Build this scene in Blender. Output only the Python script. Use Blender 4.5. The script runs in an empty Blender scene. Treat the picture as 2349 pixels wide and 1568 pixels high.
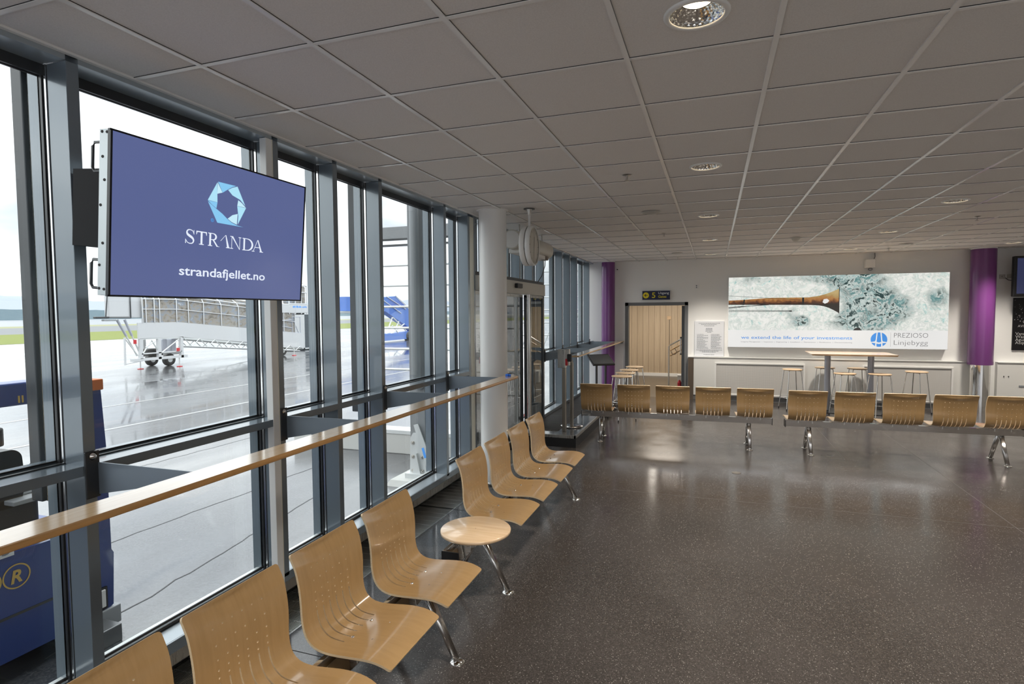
import bpy, bmesh, math, random
from mathutils import Vector, Matrix
from mathutils.geometry import delaunay_2d_cdt
SC = bpy.context.scene
COL = SC.collection
PI = math.pi

# ------------------------------------------------------------------ camera
F_PX, YAW, PITCH, ROLL = 1312.43, 0.33890, 0.05152, -0.00719
CAMZ = 1.9
def camera():
    cd = bpy.data.cameras.new('camera'); co = bpy.data.objects.new('camera', cd); COL.objects.link(co)
    cd.sensor_width = 36; cd.sensor_fit = 'HORIZONTAL'; cd.lens = F_PX / 2349 * 36
    cd.clip_start = .05; cd.clip_end = 9000
    c, s = math.cos(YAW), math.sin(YAW); cp, sp = math.cos(PITCH), math.sin(PITCH); cr, sr = math.cos(ROLL), math.sin(ROLL)
    r0 = Vector((c, s, 0)); f0 = Vector((-s, c, 0)); z = Vector((0, 0, 1))
    f = cp * f0 - sp * z; u = sp * f0 + cp * z
    r = cr * r0 + sr * u; u2 = -sr * r0 + cr * u
    m = Matrix((r, u2, -f)).transposed().to_4x4(); m.translation = (0, 0, CAMZ)
    co.matrix_world = m; SC.camera = co
camera()

# ------------------------------------------------------------------ exposure, sky
vs = SC.view_settings
SC.display_settings.display_device = 'sRGB'
vs.view_transform = 'Standard'; vs.look = 'None'; vs.gamma = 1; vs.use_curve_mapping = False
vs.exposure = 1.74
EM = 2 ** -vs.exposure      # screens and lit signs are exposed to their own printed tone
W_SKY = 1.75       # zenith radiance of the overcast sky
W_DOWN = 115.0      # watts of each recessed lamp
def world():
    w = bpy.data.worlds.new('overcast_sky'); SC.world = w; w.use_nodes = True
    n = w.node_tree.nodes; l = w.node_tree.links; n.clear()
    out = n.new('ShaderNodeOutputWorld'); bg = n.new('ShaderNodeBackground')
    tc = n.new('ShaderNodeTexCoord'); mp = n.new('ShaderNodeMapping'); mp.inputs['Scale'].default_value = (1, 1, 2.6)
    ns = n.new('ShaderNodeTexNoise'); ns.inputs['Scale'].default_value = 2.2; ns.inputs['Detail'].default_value = 5; ns.inputs['Roughness'].default_value = .5
    cr = n.new('ShaderNodeValToRGB'); cr.color_ramp.elements[0].position = .39; cr.color_ramp.elements[0].color = (.40, .43, .48, 1)
    cr.color_ramp.elements[1].position = .62; cr.color_ramp.elements[1].color = (1.0, 1.0, 1.0, 1)
    l.new(tc.outputs['Generated'], mp.inputs[0]); l.new(mp.outputs[0], ns.inputs['Vector']); l.new(ns.outputs[0], cr.inputs[0])
    sp = n.new('ShaderNodeSeparateXYZ'); l.new(tc.outputs['Generated'], sp.inputs[0])          # overcast sky: three times brighter overhead than at the horizon
    mr = n.new('ShaderNodeMapRange'); mr.inputs[1].default_value = 0; mr.inputs[2].default_value = 1; mr.inputs[3].default_value = W_SKY / 3; mr.inputs[4].default_value = W_SKY; l.new(sp.outputs[2], mr.inputs[0]); l.new(mr.outputs[0], bg.inputs[1])
    l.new(cr.outputs[0], bg.inputs[0]); l.new(bg.outputs[0], out.inputs[0])
world()

# ------------------------------------------------------------------ materials
MAT = {}
def mat(name, col=(.5, .5, .5), rough=.5, metal=0, spec=.5, emit=None, estr=1, coat=0):
    m = bpy.data.materials.new(name); m.use_nodes = True; b = m.node_tree.nodes['Principled BSDF']
    b.inputs['Base Color'].default_value = (*col, 1); b.inputs['Roughness'].default_value = rough
    b.inputs['Metallic'].default_value = metal; b.inputs['Specular IOR Level'].default_value = spec
    if coat: b.inputs['Coat Weight'].default_value = coat; b.inputs['Coat Roughness'].default_value = .12
    if emit: b.inputs['Emission Color'].default_value = (*emit, 1); b.inputs['Emission Strength'].default_value = estr * EM
    MAT[name] = m; return m
class NT:
    def __init__(s, m): s.m = m; s.n = m.node_tree.nodes; s.l = m.node_tree.links; s.b = s.n.get('Principled BSDF')
    def new(s, t, **k):
        o = s.n.new(t)
        for a, v in k.items():
            if hasattr(o, a) and not a[0].isupper(): setattr(o, a, v)
            else: o.inputs[a.replace('_', ' ')].default_value = v
        return o
    def coord(s, kind='Object', scale=(1, 1, 1), rot=(0, 0, 0)):
        t = s.new('ShaderNodeTexCoord'); mp = s.new('ShaderNodeMapping'); mp.inputs['Scale'].default_value = scale; mp.inputs['Rotation'].default_value = rot
        s.l.new(t.outputs[kind], mp.inputs[0]); return mp.outputs[0]
    def noise(s, vec, scale=5, detail=3, rough=.5, dist=0):
        o = s.new('ShaderNodeTexNoise'); o.inputs['Scale'].default_value = scale; o.inputs['Detail'].default_value = detail
        o.inputs['Roughness'].default_value = rough; o.inputs['Distortion'].default_value = dist
        s.l.new(vec, o.inputs['Vector']); return o.outputs[0]
    def ramp(s, fac, stops):
        o = s.new('ShaderNodeValToRGB'); e = o.color_ramp.elements
        while len(e) < len(stops): e.new(.5)
        for i, (p, c) in enumerate(stops): e[i].position = p; e[i].color = (*c, 1) if len(c) == 3 else c
        s.l.new(fac, o.inputs[0]); return o.outputs[0]
    def math(s, op, a, b=None, c=None):
        o = s.new('ShaderNodeMath', operation=op)
        for i, v in enumerate((a, b, c)):
            if v is None: continue
            if isinstance(v, (int, float)): o.inputs[i].default_value = v
            else: s.l.new(v, o.inputs[i])
        return o.outputs[0]
    def mix(s, fac, a, b):
        o = s.new('ShaderNodeMix', data_type='RGBA')
        for i, v in ((0, fac), (6, a), (7, b)):
            if isinstance(v, (int, float)): o.inputs[i].default_value = v
            elif isinstance(v, tuple): o.inputs[i].default_value = (*v, 1)
            else: s.l.new(v, o.inputs[i])
        return o.outputs[2]
    def bump(s, h, strength=.2, dist=.01):
        o = s.new('ShaderNodeBump'); o.inputs['Strength'].default_value = strength; o.inputs['Distance'].default_value = dist
        s.l.new(h, o.inputs['Height']); s.l.new(o.outputs[0], s.b.inputs['Normal'])

def wood(name, c1, c2, c3, scale=(6, 6, 60), rough=.3, coat=.5, rot=(0, 0, 0)):
    m = mat(name, c1, rough, coat=coat); t = NT(m)
    v = t.coord('Object', scale, rot); n = t.noise(v, 1.6, 5, .6, .4)
    t.l.new(t.ramp(n, [(.25, c1), (.5, c2), (.75, c3)]), t.b.inputs['Base Color'])
    return m
wood('birch_plywood', (.335, .205, .084), (.37, .228, .097), (.40, .25, .11), scale=(4, 30, 3), rough=.3, coat=.9)
wood('plywood_edge', (.66, .50, .30), (.72, .56, .36), (.78, .62, .42), scale=(3, 3, 90), rough=.5, coat=0)
wood('beech_top', (.62, .43, .26), (.70, .50, .31), (.76, .56, .37), scale=(2, 22, 22), rough=.25, coat=.6)
wood('rail_wood', (.58, .36, .16), (.66, .43, .21), (.74, .51, .28), scale=(26, 1.5, 26), rough=.16, coat=1); MAT['rail_wood'].node_tree.nodes['Principled BSDF'].inputs['Coat IOR'].default_value = 1.9
wood('rail_edge', (.46, .23, .07), (.54, .29, .10), (.60, .34, .13), scale=(26, 1.5, 26), rough=.28, coat=.5)
wood('stool_wood', (.55, .38, .22), (.62, .44, .27), (.68, .50, .32), scale=(5, 30, 5), rough=.35, coat=.2)
m = mat('board_cladding', (.6, .45, .3), .5); t = NT(m)
v = t.coord('Object', (1, 1, 1)); sx = t.new('ShaderNodeSeparateXYZ'); t.l.new(v, sx.inputs[0])
k = t.math('FRACT', t.math('DIVIDE', sx.outputs[0], .165)); groove = t.math('LESS_THAN', k, .05)
g = t.noise(t.coord('Object', (30, 30, 1.2)), 1.5, 5, .6, .5); bd = t.math('FLOOR', t.math('DIVIDE', sx.outputs[0], .165))
wn = t.new('ShaderNodeTexWhiteNoise', noise_dimensions='1D'); t.l.new(bd, wn.inputs['W'])
c = t.ramp(g, [(.3, (.46, .36, .25)), (.7, (.58, .47, .34))]); c = t.mix(t.math('MULTIPLY', wn.outputs[0], .35), c, (.40, .31, .21))
t.l.new(t.mix(groove, c, (.16, .11, .07)), t.b.inputs['Base Color'])

def metal(name, col, rough, metal_=1.0, brush=None):
    m = mat(name, col, rough, metal_)
    if brush:
        t = NT(m); n = t.noise(t.coord('Object', brush), 3, 4, .6)
        t.l.new(t.ramp(n, [(.3, (rough - .07,) * 3), (.7, (rough + .08,) * 3)]), t.b.inputs['Roughness'])
    return m
metal('chrome', (.78, .77, .75), .07); metal('polished_steel', (.62, .60, .57), .14)
metal('satin_steel', (.52, .50, .47), .3, brush=(40, 40, 2)); mat('mount_black', (.02, .02, .022), .7, spec=.15); metal('brown_steel', (.36, .32, .27), .3)
metal('anodised_reflection', (.40, .45, .49), .25, .4); metal('anodised_blue_grey', (.20, .24, .275), .22, .3); MAT['anodised_blue_grey'].node_tree.nodes['Principled BSDF'].inputs['Coat Weight'].default_value = .6  # top rail and sill top: lighter metal copy with reflection painted in
metal('anodised_dark', (.055, .058, .062), .3, .4); metal('leg_steel', (.60, .58, .56), .2); metal('bright_bead', (.86, .87, .88), .2)
metal('painted_bracket', (.22, .26, .30), .35, .3); metal('grey_post', (.42, .44, .50), .35, .4)
metal('galvanised', (.62, .64, .64), .45, .4, brush=(20, 20, 20)); metal('grating_steel', (.60, .60, .58), .35)
mat('gasket_recess_black', (.012, .012, .013), .5); mat('black_plastic', (.012, .012, .013), .35); mat('dark_shadow_gap', (.01, .01, .01), .8)
mat('white_paint', (.84, .84, .825), .5); mat('white_column', (.86, .86, .85), .3, coat=.2); mat('dado_paint', (.72, .72, .70), .45)
mat('white_gloss', (.80, .80, .79), .3); mat('cream_strip', (.74, .71, .62), .5); mat('wall_grey_beige', (.50, .49, .46), .5)
mat('purple_paint', (.16, .04, .19), .3, coat=.3); mat('door_frame_grey', (.16, .165, .17), .45); mat('brown_panel', (.13, .10, .075), .35, .3)
mat('tape_blue', (.02, .16, .75), .4); mat('red_plastic', (.5, .02, .03), .4); mat('brick_dark', (.25, .2, .17), .6)
mat('header_paint', (.62, .61, .56), .4); mat('rubber', (.02, .02, .02), .7); mat('clock_face', (.60, .58, .52), .35)
mat('tyre', (.03, .03, .032), .6); mat('vehicle_white', (.55, .56, .575), .4); mat('vehicle_blue', (.015, .045, .21), .35, coat=.3)
mat('stair_blue', (.07, .165, .50), .55); mat('vehicle_orange', (.55, .13, .02), .5); mat('gold', (.62, .42, .11), .4); mat('grey_deck', (.32, .34, .36), .5)
mat('concrete', (.50, .50, .48), .8); mat('concrete_column', (.20, .21, .22), .6); mat('pipe_grey', (.34, .36, .38), .35); mat('cone_red', (.80, .06, .04), .5)
mat('lamp_glow', (1, 1, 1), .5, emit=(1, .78, .48), estr=14); mat('reflector', (.80, .79, .76), .08, 1)
mat('tread_plate', (.16, .165, .17), .35, .5); mat('shed_dark', (.045, .055, .065), .6); mat('sign_navy', (.008, .012, .055), .4); mat('sign_yellow', (.80, .66, .02), .5)
mat('paper_white', (.74, .76, .80), .5); mat('ink_grey', (.22, .24, .27), .6); mat('poster_black', (.006, .005, .007), .25); mat('ink_white', (.5, .5, .5), .5)
mat('silver_side', (.50, .54, .56), .38, .7); mat('screen_frame', (.01, .012, .02), .2)
mat('screen_blue', (.02, .02, .03), .12, emit=(.098, .125, .285), estr=1.0)
for nm, c in dict(screen_white=(.80, .86, .98), logo_pale=(.42, .76, .93), logo_mid=(.24, .58, .88), logo_light=(.55, .83, .95), logo_blue=(.05, .36, .85)).items():
    mat(nm, (.02, .02, .02), .3, emit=c, estr=1.0)
mat('box_white', (.12, .12, .12), .3, emit=(.88, .88, .87), estr=.80); mat('box_blue', (.05, .2, .5), .3, emit=(.03, .17, .52), estr=.8)
mat('box_grey', (.1, .1, .1), .3, emit=(.16, .16, .17), estr=.8); mat('screen_off', (.02, .02, .03), .15, emit=(.025, .03, .075), estr=1.0)
mat('pink_banner', (.75, .72, .80), .5); mat('purple_ink', (.15, .05, .3), .5); mat('kiosk_glass', (.10, .105, .11), .06)

# glass: reflective pane that lets the daylight through
m = bpy.data.materials.new('window_glass'); MAT['window_glass'] = m; m.use_nodes = True; n = m.node_tree.nodes; l = m.node_tree.links; n.clear()
o = n.new('ShaderNodeOutputMaterial'); mx = n.new('ShaderNodeMixShader'); tr = n.new('ShaderNodeBsdfTransparent'); gl = n.new('ShaderNodeBsdfGlossy'); fr = n.new('ShaderNodeFresnel')
tr.inputs[0].default_value = (.965, .985, .975, 1); gl.inputs['Roughness'].default_value = 0; gl.inputs[0].default_value = (.95, 1, 1, 1); fr.inputs[0].default_value = 1.42
ge = n.new('ShaderNodeNewGeometry'); mr = n.new('ShaderNodeMapRange'); mr.name = 'ior'; mr.inputs[3].default_value = 1.42; mr.inputs[4].default_value = 1 / 1.42
l.new(ge.outputs['Backfacing'], mr.inputs[0]); l.new(mr.outputs[0], fr.inputs[0])          # the same reflectance from both sides of the pane
l.new(fr.outputs[0], mx.inputs[0]); l.new(tr.outputs[0], mx.inputs[1]); l.new(gl.outputs[0], mx.inputs[2]); l.new(mx.outputs[0], o.inputs[0])
m = m.copy(); m.name = 'door_glass'; MAT['door_glass'] = m
for q in m.node_tree.nodes:
    if q.type == 'MAP_RANGE': q.inputs[3].default_value = 3.2; q.inputs[4].default_value = 1 / 3.2
    if q.type == 'BSDF_TRANSPARENT': q.inputs[0].default_value = (.42, .42, .41, 1)

# ceiling tile, terrazzo, asphalt, grass, water ...
m = mat('ceiling_tile', (.74, .72, .70), .85); t = NT(m); v = t.coord('Object')
t.l.new(t.ramp(t.noise(v, 160, 3, .6), [(.3, (.70, .675, .655)), (.7, (.78, .755, .735))]), t.b.inputs['Base Color'])
mat('grid_white', (.86, .85, .84), .25)
def terrazzo(name, base, base2, chip, scale=150, rough=.19):
    m = mat(name, base, rough); t = NT(m); v = t.coord('Object')
    vo = t.new('ShaderNodeTexVoronoi'); vo.inputs['Scale'].default_value = scale; t.l.new(v, vo.inputs['Vector'])
    sp = t.new('ShaderNodeSeparateColor'); t.l.new(vo.outputs['Color'], sp.inputs[0])
    sel = t.math('MULTIPLY', t.math('GREATER_THAN', sp.outputs[0], .80), t.math('LESS_THAN', vo.outputs['Distance'], t.math('MULTIPLY', sp.outputs[1], .50)))
    sel2 = t.math('MULTIPLY', t.math('GREATER_THAN', sp.outputs[2], .6), .35)
    bc = t.ramp(t.noise(v, .8, 3, .5), [(.3, base), (.7, base2)])
    bc = t.mix(sel2, bc, tuple(x * 2.1 for x in base2)); t.l.new(t.mix(sel, bc, chip), t.b.inputs['Base Color'])
    t.l.new(t.ramp(t.noise(v, 1.7, 4, .6), [(.3, (rough - .04,) * 3), (.7, (rough + .09,) * 3)]), t.b.inputs['Roughness'])
terrazzo('terrazzo', (.031, .027, .025), (.045, .039, .036), (.22, .205, .19), 165)
terrazzo('stone_slab', (.050, .052, .056), (.075, .077, .082), (.22, .22, .23), 220, .1)
mat('corridor_floor', (.12, .098, .072), .35); mat('floor_joint', (.13, .12, .11), .5); mat('ribbed_mat', (.03, .028, .027), .6)
m = mat('wet_asphalt', (.16, .16, .17), .3); t = NT(m); v = t.coord('Object')
pud = t.ramp(t.noise(t.coord('Object', (1, .32, 1)), .55, 4, .6, .3), [(.42, (0, 0, 0)), (.62, (1, 1, 1))])
g1 = t.noise(v, 55, 3, .7); big = t.noise(v, .7, 4, .6)
bc = t.mix(big, (.052, .055, .062), (.084, .087, .097)); bc = t.mix(t.ramp(g1, [(.38, (1, 1, 1)), (.56, (0, 0, 0))]), bc, (.03, .031, .035))
t.l.new(bc, t.b.inputs['Base Color']); t.l.new(t.ramp(pud, [(0, (.34,) * 3), (1, (.07,) * 3)]), t.b.inputs['Roughness']); t.b.inputs['Specular IOR Level'].default_value = .6; t.b.inputs['Coat Weight'].default_value = .85; t.b.inputs['Coat IOR'].default_value = 1.4; t.l.new(t.ramp(pud, [(0, (.16,) * 3), (1, (.03,) * 3)]), t.b.inputs['Coat Roughness'])
bm_ = t.math('MULTIPLY', g1, t.math('SUBTRACT', 1.0, t.math('MULTIPLY', pud, .92))); t.bump(bm_, .55, .012)
mat('line_paint', (.30, .30, .30), .3)
m = mat('crack', (.05, .05, .055), .6)
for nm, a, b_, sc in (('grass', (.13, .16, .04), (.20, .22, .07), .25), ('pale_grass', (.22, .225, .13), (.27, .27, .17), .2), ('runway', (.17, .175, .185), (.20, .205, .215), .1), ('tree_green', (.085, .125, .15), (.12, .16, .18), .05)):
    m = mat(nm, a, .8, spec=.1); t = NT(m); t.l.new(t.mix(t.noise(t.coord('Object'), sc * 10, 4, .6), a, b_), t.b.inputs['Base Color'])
mat('water', (.14, .155, .175), .3); mat('hazy_mountain', (.285, .315, .36), 1, spec=0)  # distance haze painted into the mountain colour as pale blue-grey
m = mat('ramp_glazing', (.25, .22, .19), .12); t = NT(m); v = t.coord('Object', (1, 1, 1.6))  # grey-brown panes with crumpled reflections painted in as mottled tones
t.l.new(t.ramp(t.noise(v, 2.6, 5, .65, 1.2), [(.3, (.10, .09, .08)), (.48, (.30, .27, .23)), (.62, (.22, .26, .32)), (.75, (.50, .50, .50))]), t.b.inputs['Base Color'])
m = mat('corrugated', (.05, .06, .07), .5); t = NT(m); sx = t.new('ShaderNodeSeparateXYZ'); t.l.new(t.coord('Object'), sx.inputs[0])
w = t.math('FRACT', t.math('DIVIDE', sx.outputs[2], .085)); t.l.new(t.ramp(w, [(.0, (.02, .025, .03)), (.5, (.10, .12, .14)), (1, (.03, .035, .04))]), t.b.inputs['Base Color'])  # rib light and shade painted as bands on the flat panel
m = mat('perforated_grille', (.6, .6, .58), .45); t = NT(m); sx = t.new('ShaderNodeSeparateXYZ'); t.l.new(t.coord('Object'), sx.inputs[0])
a = t.math('SUBTRACT', t.math('FRACT', t.math('DIVIDE', sx.outputs[0], .018)), .5); b_ = t.math('SUBTRACT', t.math('FRACT', t.math('DIVIDE', sx.outputs[2], .018)), .5)
r = t.math('ADD', t.math('MULTIPLY', a, a), t.math('MULTIPLY', b_, b_)); t.l.new(t.mix(t.math('LESS_THAN', r, .07), (.60, .59, .57), (.42, .41, .40)), t.b.inputs['Base Color'])
m = mat('perforated_black', (.02, .02, .02), .4)

# backlit advert: foaming sea
m = mat('sea_print', (.02, .02, .02), .25); t = NT(m); v = t.coord('Object')
sx = t.new('ShaderNodeSeparateXYZ'); t.l.new(v, sx.inputs[0])
def blob(cx, cz, rx, rz, amp):
    dx = t.math('DIVIDE', t.math('SUBTRACT', sx.outputs[0], cx), rx); dz = t.math('DIVIDE', t.math('SUBTRACT', sx.outputs[2], cz), rz)
    d = t.math('ADD', t.math('MULTIPLY', dx, dx), t.math('MULTIPLY', dz, dz)); return t.math('MULTIPLY', t.math('POWER', 2.718, t.math('MULTIPLY', d, -1.0)), amp)
dk = t.math('ADD', blob(3.0, 1.95, .42, .33, .33), blob(2.65, 1.72, .45, .2, .18)); dk = t.math('ADD', dk, blob(2.55, 2.55, .6, .14, .20))
dk = t.math('ADD', dk, blob(1.70, 1.68, .13, .09, .27)); dk = t.math('ADD', dk, blob(3.95, 2.12, .2, .2, .13)); dk = t.math('ADD', dk, blob(2.6, 2.2, .45, .3, .12)); dk = t.math('ADD', dk, blob(1.2, 2.55, .8, .1, .07))
wd = t.new('ShaderNodeVectorMath', operation='MULTIPLY_ADD')
nc = t.new('ShaderNodeTexNoise'); nc.inputs['Scale'].default_value = 3.5; nc.inputs['Detail'].default_value = 5; t.l.new(v, nc.inputs['Vector'])
t.l.new(nc.outputs['Color'], wd.inputs[0]); wd.inputs[1].default_value = (.5, .5, .5); t.l.new(v, wd.inputs[2]); W = wd.outputs[0]
def ridge_(scale, det, p, rg=.62, k_=17.0):                                       # bright thin lines where the noise crosses its middle
    n_ = t.noise(W, scale, det, rg); return t.math('POWER', t.math('MAXIMUM', t.math('SUBTRACT', 1.0, t.math('MULTIPLY', t.math('ABSOLUTE', t.math('SUBTRACT', n_, .5)), k_)), 0.0), p)
nf = t.noise(W, 9, 8, .7); nb = t.noise(W, 2.6, 5, .6)
M_ = t.ramp(t.math('ADD', t.math('MULTIPLY', dk, 5.4), t.math('MULTIPLY', t.math('SUBTRACT', nb, .5), 1.9)), [(.22, (0, 0, 0)), (.75, (1, 1, 1))])
pale = t.ramp(nf, [(.28, (.26, .50, .48)), (.37, (.58, .78, .74)), (.44, (.86, .89, .82)), (.60, (.97, .96, .91))])
dark = t.ramp(nf, [(.36, (.004, .014, .014)), (.48, (.02, .08, .08)), (.56, (.10, .26, .26)), (.66, (.40, .56, .54))])
c1 = t.mix(M_, pale, dark); fil = t.math('MINIMUM', t.math('ADD', ridge_(4.5, 5, 1.6, .66, 14.0), ridge_(9, 4, 2.0)), 1.0)
c1 = t.mix(t.math('MULTIPLY', t.math('MULTIPLY', fil, .75), M_), c1, (.80, .88, .83))
crk = t.math('MULTIPLY', t.math('MULTIPLY', ridge_(5.5, 9, 1.2, .72), t.math('SUBTRACT', 1.0, M_)), .38)
colr = t.mix(crk, c1, (.22, .36, .33))
t.l.new(colr, t.b.inputs['Emission Color']); t.b.inputs['Emission Strength'].default_value = .86 * EM
m = mat('rusty_print', (.02, .02, .02), .3); t = NT(m); sx2 = t.new('ShaderNodeSeparateXYZ'); v = t.coord('Object'); t.l.new(v, sx2.inputs[0])
nz = t.noise(v, 9, 6, .7); zz = t.math('ADD', t.math('MULTIPLY', t.math('SUBTRACT', sx2.outputs[2], 1.98), 3.6), t.math('MULTIPLY', t.math('SUBTRACT', nz, .5), .9))
t.l.new(t.ramp(zz, [(.12, (.012, .008, .005)), (.32, (.13, .04, .012)), (.52, (.48, .20, .05)), (.72, (.50, .33, .12)), (1, (.62, .46, .2))]), t.b.inputs['Emission Color']); t.b.inputs['Emission Strength'].default_value = .8 * EM
mat('cable_print', (.02, .02, .02), .3, emit=(.02, .02, .02), estr=.5)

# ------------------------------------------------------------------ mesh builder
class MB:
    def __init__(s): s.v = []; s.f = []; s.mi = []; s.sm = []; s.mats = []
    def _m(s, m):
        if m not in s.mats: s.mats.append(m)
        return s.mats.index(m)
    def add(s, vs_, fs, m, smooth=False, M=None):
        b = len(s.v); s.v += [tuple(M @ Vector(p)) if M else tuple(p) for p in vs_]; i = s._m(m)
        for f in fs: s.f.append([b + k for k in f]); s.mi.append(i); s.sm.append(smooth)
        return s
    def box(s, x0, x1, y0, y1, z0, z1, m, M=None):
        vv = [(x, y, z) for x in (x0, x1) for y in (y0, y1) for z in (z0, z1)]
        return s.add(vv, [(0, 1, 3, 2), (4, 6, 7, 5), (0, 4, 5, 1), (2, 3, 7, 6), (0, 2, 6, 4), (1, 5, 7, 3)], m, False, M)
    def bbox(s, x0, x1, y0, y1, z0, z1, m, b=.004, M=None):          # box with chamfered edges
        bm = bmesh.new(); bmesh.ops.create_cube(bm, size=1)
        for v in bm.verts: v.co = Vector(((x0 + x1) / 2 + v.co.x * (x1 - x0), (y0 + y1) / 2 + v.co.y * (y1 - y0), (z0 + z1) / 2 + v.co.z * (z1 - z0)))
        bmesh.ops.bevel(bm, geom=bm.edges[:], offset=b, segments=2, affect='EDGES', profile=.5)
        return s._bm(bm, m, False, M)
    def _bm(s, bm, m, smooth, M=None):
        bm.verts.ensure_lookup_table(); s.add([v.co.copy() for v in bm.verts], [[v.index for v in f.verts] for f in bm.faces], m, smooth, M); bm.free(); return s
    def tube(s, p, q, r, m, r2=None, n=12, caps=True, sq=1.0, M=None):
        p, q = Vector(p), Vector(q); d = (q - p).normalized(); a = Vector((0, 0, 1)) if abs(d.z) < .95 else Vector((0, 1, 0))
        u = d.cross(a).normalized(); w = d.cross(u); r2 = r if r2 is None else r2; vv = []
        for c, rr in ((p, r), (q, r2)):
            for i in range(n): t_ = 2 * PI * i / n; vv.append(c + (u * math.cos(t_) + w * math.sin(t_) * sq) * rr)
        s.add(vv, [(i, (i + 1) % n, n + (i + 1) % n, n + i) for i in range(n)], m, n > 6, M)
        if caps: s.add(vv[:n], [list(range(n))[::-1]], m, False, M); s.add(vv[n:], [list(range(n))], m, False, M)
        return s
    def path(s, pts, r, m, n=8, closed=False, M=None):
        pts = [Vector(p) for p in pts]; L = len(pts); rings = []
        for i, p in enumerate(pts):
            a = pts[i - 1] if (i or closed) else p; b = pts[(i + 1) % L] if (i < L - 1 or closed) else p
            d = (b - a).normalized(); up = Vector((0, 0, 1)) if abs(d.z) < .9 else Vector((1, 0, 0)); u = d.cross(up).normalized(); w = d.cross(u)
            rings += [p + (u * math.cos(2 * PI * k / n) + w * math.sin(2 * PI * k / n)) * r for k in range(n)]
        fs = []
        for i in range(L if closed else L - 1):
            j = (i + 1) % L; fs += [(i * n + k, i * n + (k + 1) % n, j * n + (k + 1) % n, j * n + k) for k in range(n)]
        s.add(rings, fs, m, True, M)
        if not closed: s.add(rings[:n], [list(range(n))[::-1]], m, False, M); s.add(rings[-n:], [list(range(n))], m, False, M)
        return s
    def lathe(s, prof, m, n=32, c=(0, 0, 0), smooth=True, M=None):       # prof: (r, z) list, around z
        vv = []; fs = []; L = len(prof)
        for i in range(n):
            a = 2 * PI * i / n
            for r_, z_ in prof: vv.append((c[0] + r_ * math.cos(a), c[1] + r_ * math.sin(a), c[2] + z_))
        for i in range(n):
            j = (i + 1) % n
            for k in range(L - 1):
                fs.append((i * L + k, j * L + k, j * L + k + 1, i * L + k + 1))
        return s.add(vv, fs, m, smooth, M)
    def prism(s, pts, z0, z1, m, ax='z', M=None):                       # polygon pts in 2D, extruded along axis
        def P(a, b, h): return {'z': (a, b, h), 'x': (h, a, b), 'y': (a, h, b)}[ax]
        n = len(pts); vv = [P(a, b, z0) for a, b in pts] + [P(a, b, z1) for a, b in pts]
        fs = [list(range(n))[::-1], [n + i for i in range(n)]] + [(i, (i + 1) % n, n + (i + 1) % n, n + i) for i in range(n)]
        return s.add(vv, fs, m, False, M)
    def build(s, name, parent=None, loc=None, fix=True):
        me = bpy.data.meshes.new(name); me.from_pydata(s.v, [], s.f)
        for mm in s.mats: me.materials.append(MAT[mm])
        me.polygons.foreach_set('material_index', s.mi); me.polygons.foreach_set('use_smooth', s.sm); me.update()
        if fix:
            bm = bmesh.new(); bm.from_mesh(me); bmesh.ops.recalc_face_normals(bm, faces=bm.faces[:]); bm.to_mesh(me); bm.free()
        o = bpy.data.objects.new(name, me); COL.objects.link(o)
        if parent: o.parent = parent
        if loc: o.location = loc
        return o
def tag(o, label=None, cat=None, group=None, kind=None):
    if label: o['label'] = label
    if cat: o['category'] = cat
    if group: o['group'] = group
    if kind: o['kind'] = kind
    return o
def empty(name, loc=(0, 0, 0), rz=0, **k):
    o = bpy.data.objects.new(name, None); COL.objects.link(o); o.location = loc; o.rotation_euler = (0, 0, rz); o.empty_display_size = .1
    return tag(o, **k)
def copy_tree(o, parent=None):
    c = o.copy(); COL.objects.link(c); c.parent = parent
    for ch in list(o.children): copy_tree(ch, c)
    return c
TXT = {}
def text_geo(s, bold=0.0, size=1.0, shear=0, align='LEFT', spacing=1.0):
    key = (s, bold, shear, align, spacing)
    if key not in TXT:
        cu = bpy.data.curves.new('t', 'FONT'); cu.body = s; cu.size = 1; cu.offset = bold; cu.shear = shear; cu.align_x = align; cu.space_character = spacing; cu.resolution_u = 3
        ob = bpy.data.objects.new('t', cu); COL.objects.link(ob); dg = bpy.context.evaluated_depsgraph_get(); dg.update()
        me = bpy.data.meshes.new_from_object(ob.evaluated_get(dg))
        TXT[key] = ([(v.co.x, v.co.y) for v in me.vertices], [list(p.vertices) for p in me.polygons])
        bpy.data.objects.remove(ob); bpy.data.curves.remove(cu); bpy.data.meshes.remove(me)
    v, f = TXT[key]; return [(a * size, b * size) for a, b in v], f
def put2d(mb, v2, faces, m, O, U, V, W=0.0):
    O, U, V = Vector(O), Vector(U), Vector(V); N = U.cross(V).normalized()
    mb.add([O + U * a + V * b + N * W for a, b in v2], faces, m)
def fit_text(mb, s, m, O, U, V, x0, x1, y0, h, W=.002, bold=0, shear=0):   # text from x0 to x1, baseline y0, cap height h
    v, f = text_geo(s, bold, 1, shear); xs = [a for a, b in v]; k = (x1 - x0) / (max(xs) - min(xs)); H, _ = text_geo('H', bold, 1); hh = max(b for a, b in H)
    put2d(mb, [((a - min(xs)) * k + x0, b * h / hh + y0) for a, b in v], f, m, O, U, V, W)
def disc2(cx, cy, r, n=40, r0=None):
    if r0 is None: return [(cx + r * math.cos(2 * PI * i / n), cy + r * math.sin(2 * PI * i / n)) for i in range(n)], [list(range(n))]
    v = [(cx + q * math.cos(2 * PI * i / n), cy + q * math.sin(2 * PI * i / n)) for q in (r, r0) for i in range(n)]
    return v, [(i, (i + 1) % n, n + (i + 1) % n, n + i) for i in range(n)]

# ================================================================== SETTING
CZ = 3.01; FX = -2.6; YB = 13.0; XR = 8.6; YR = -4.2; GZ = -.15
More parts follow.
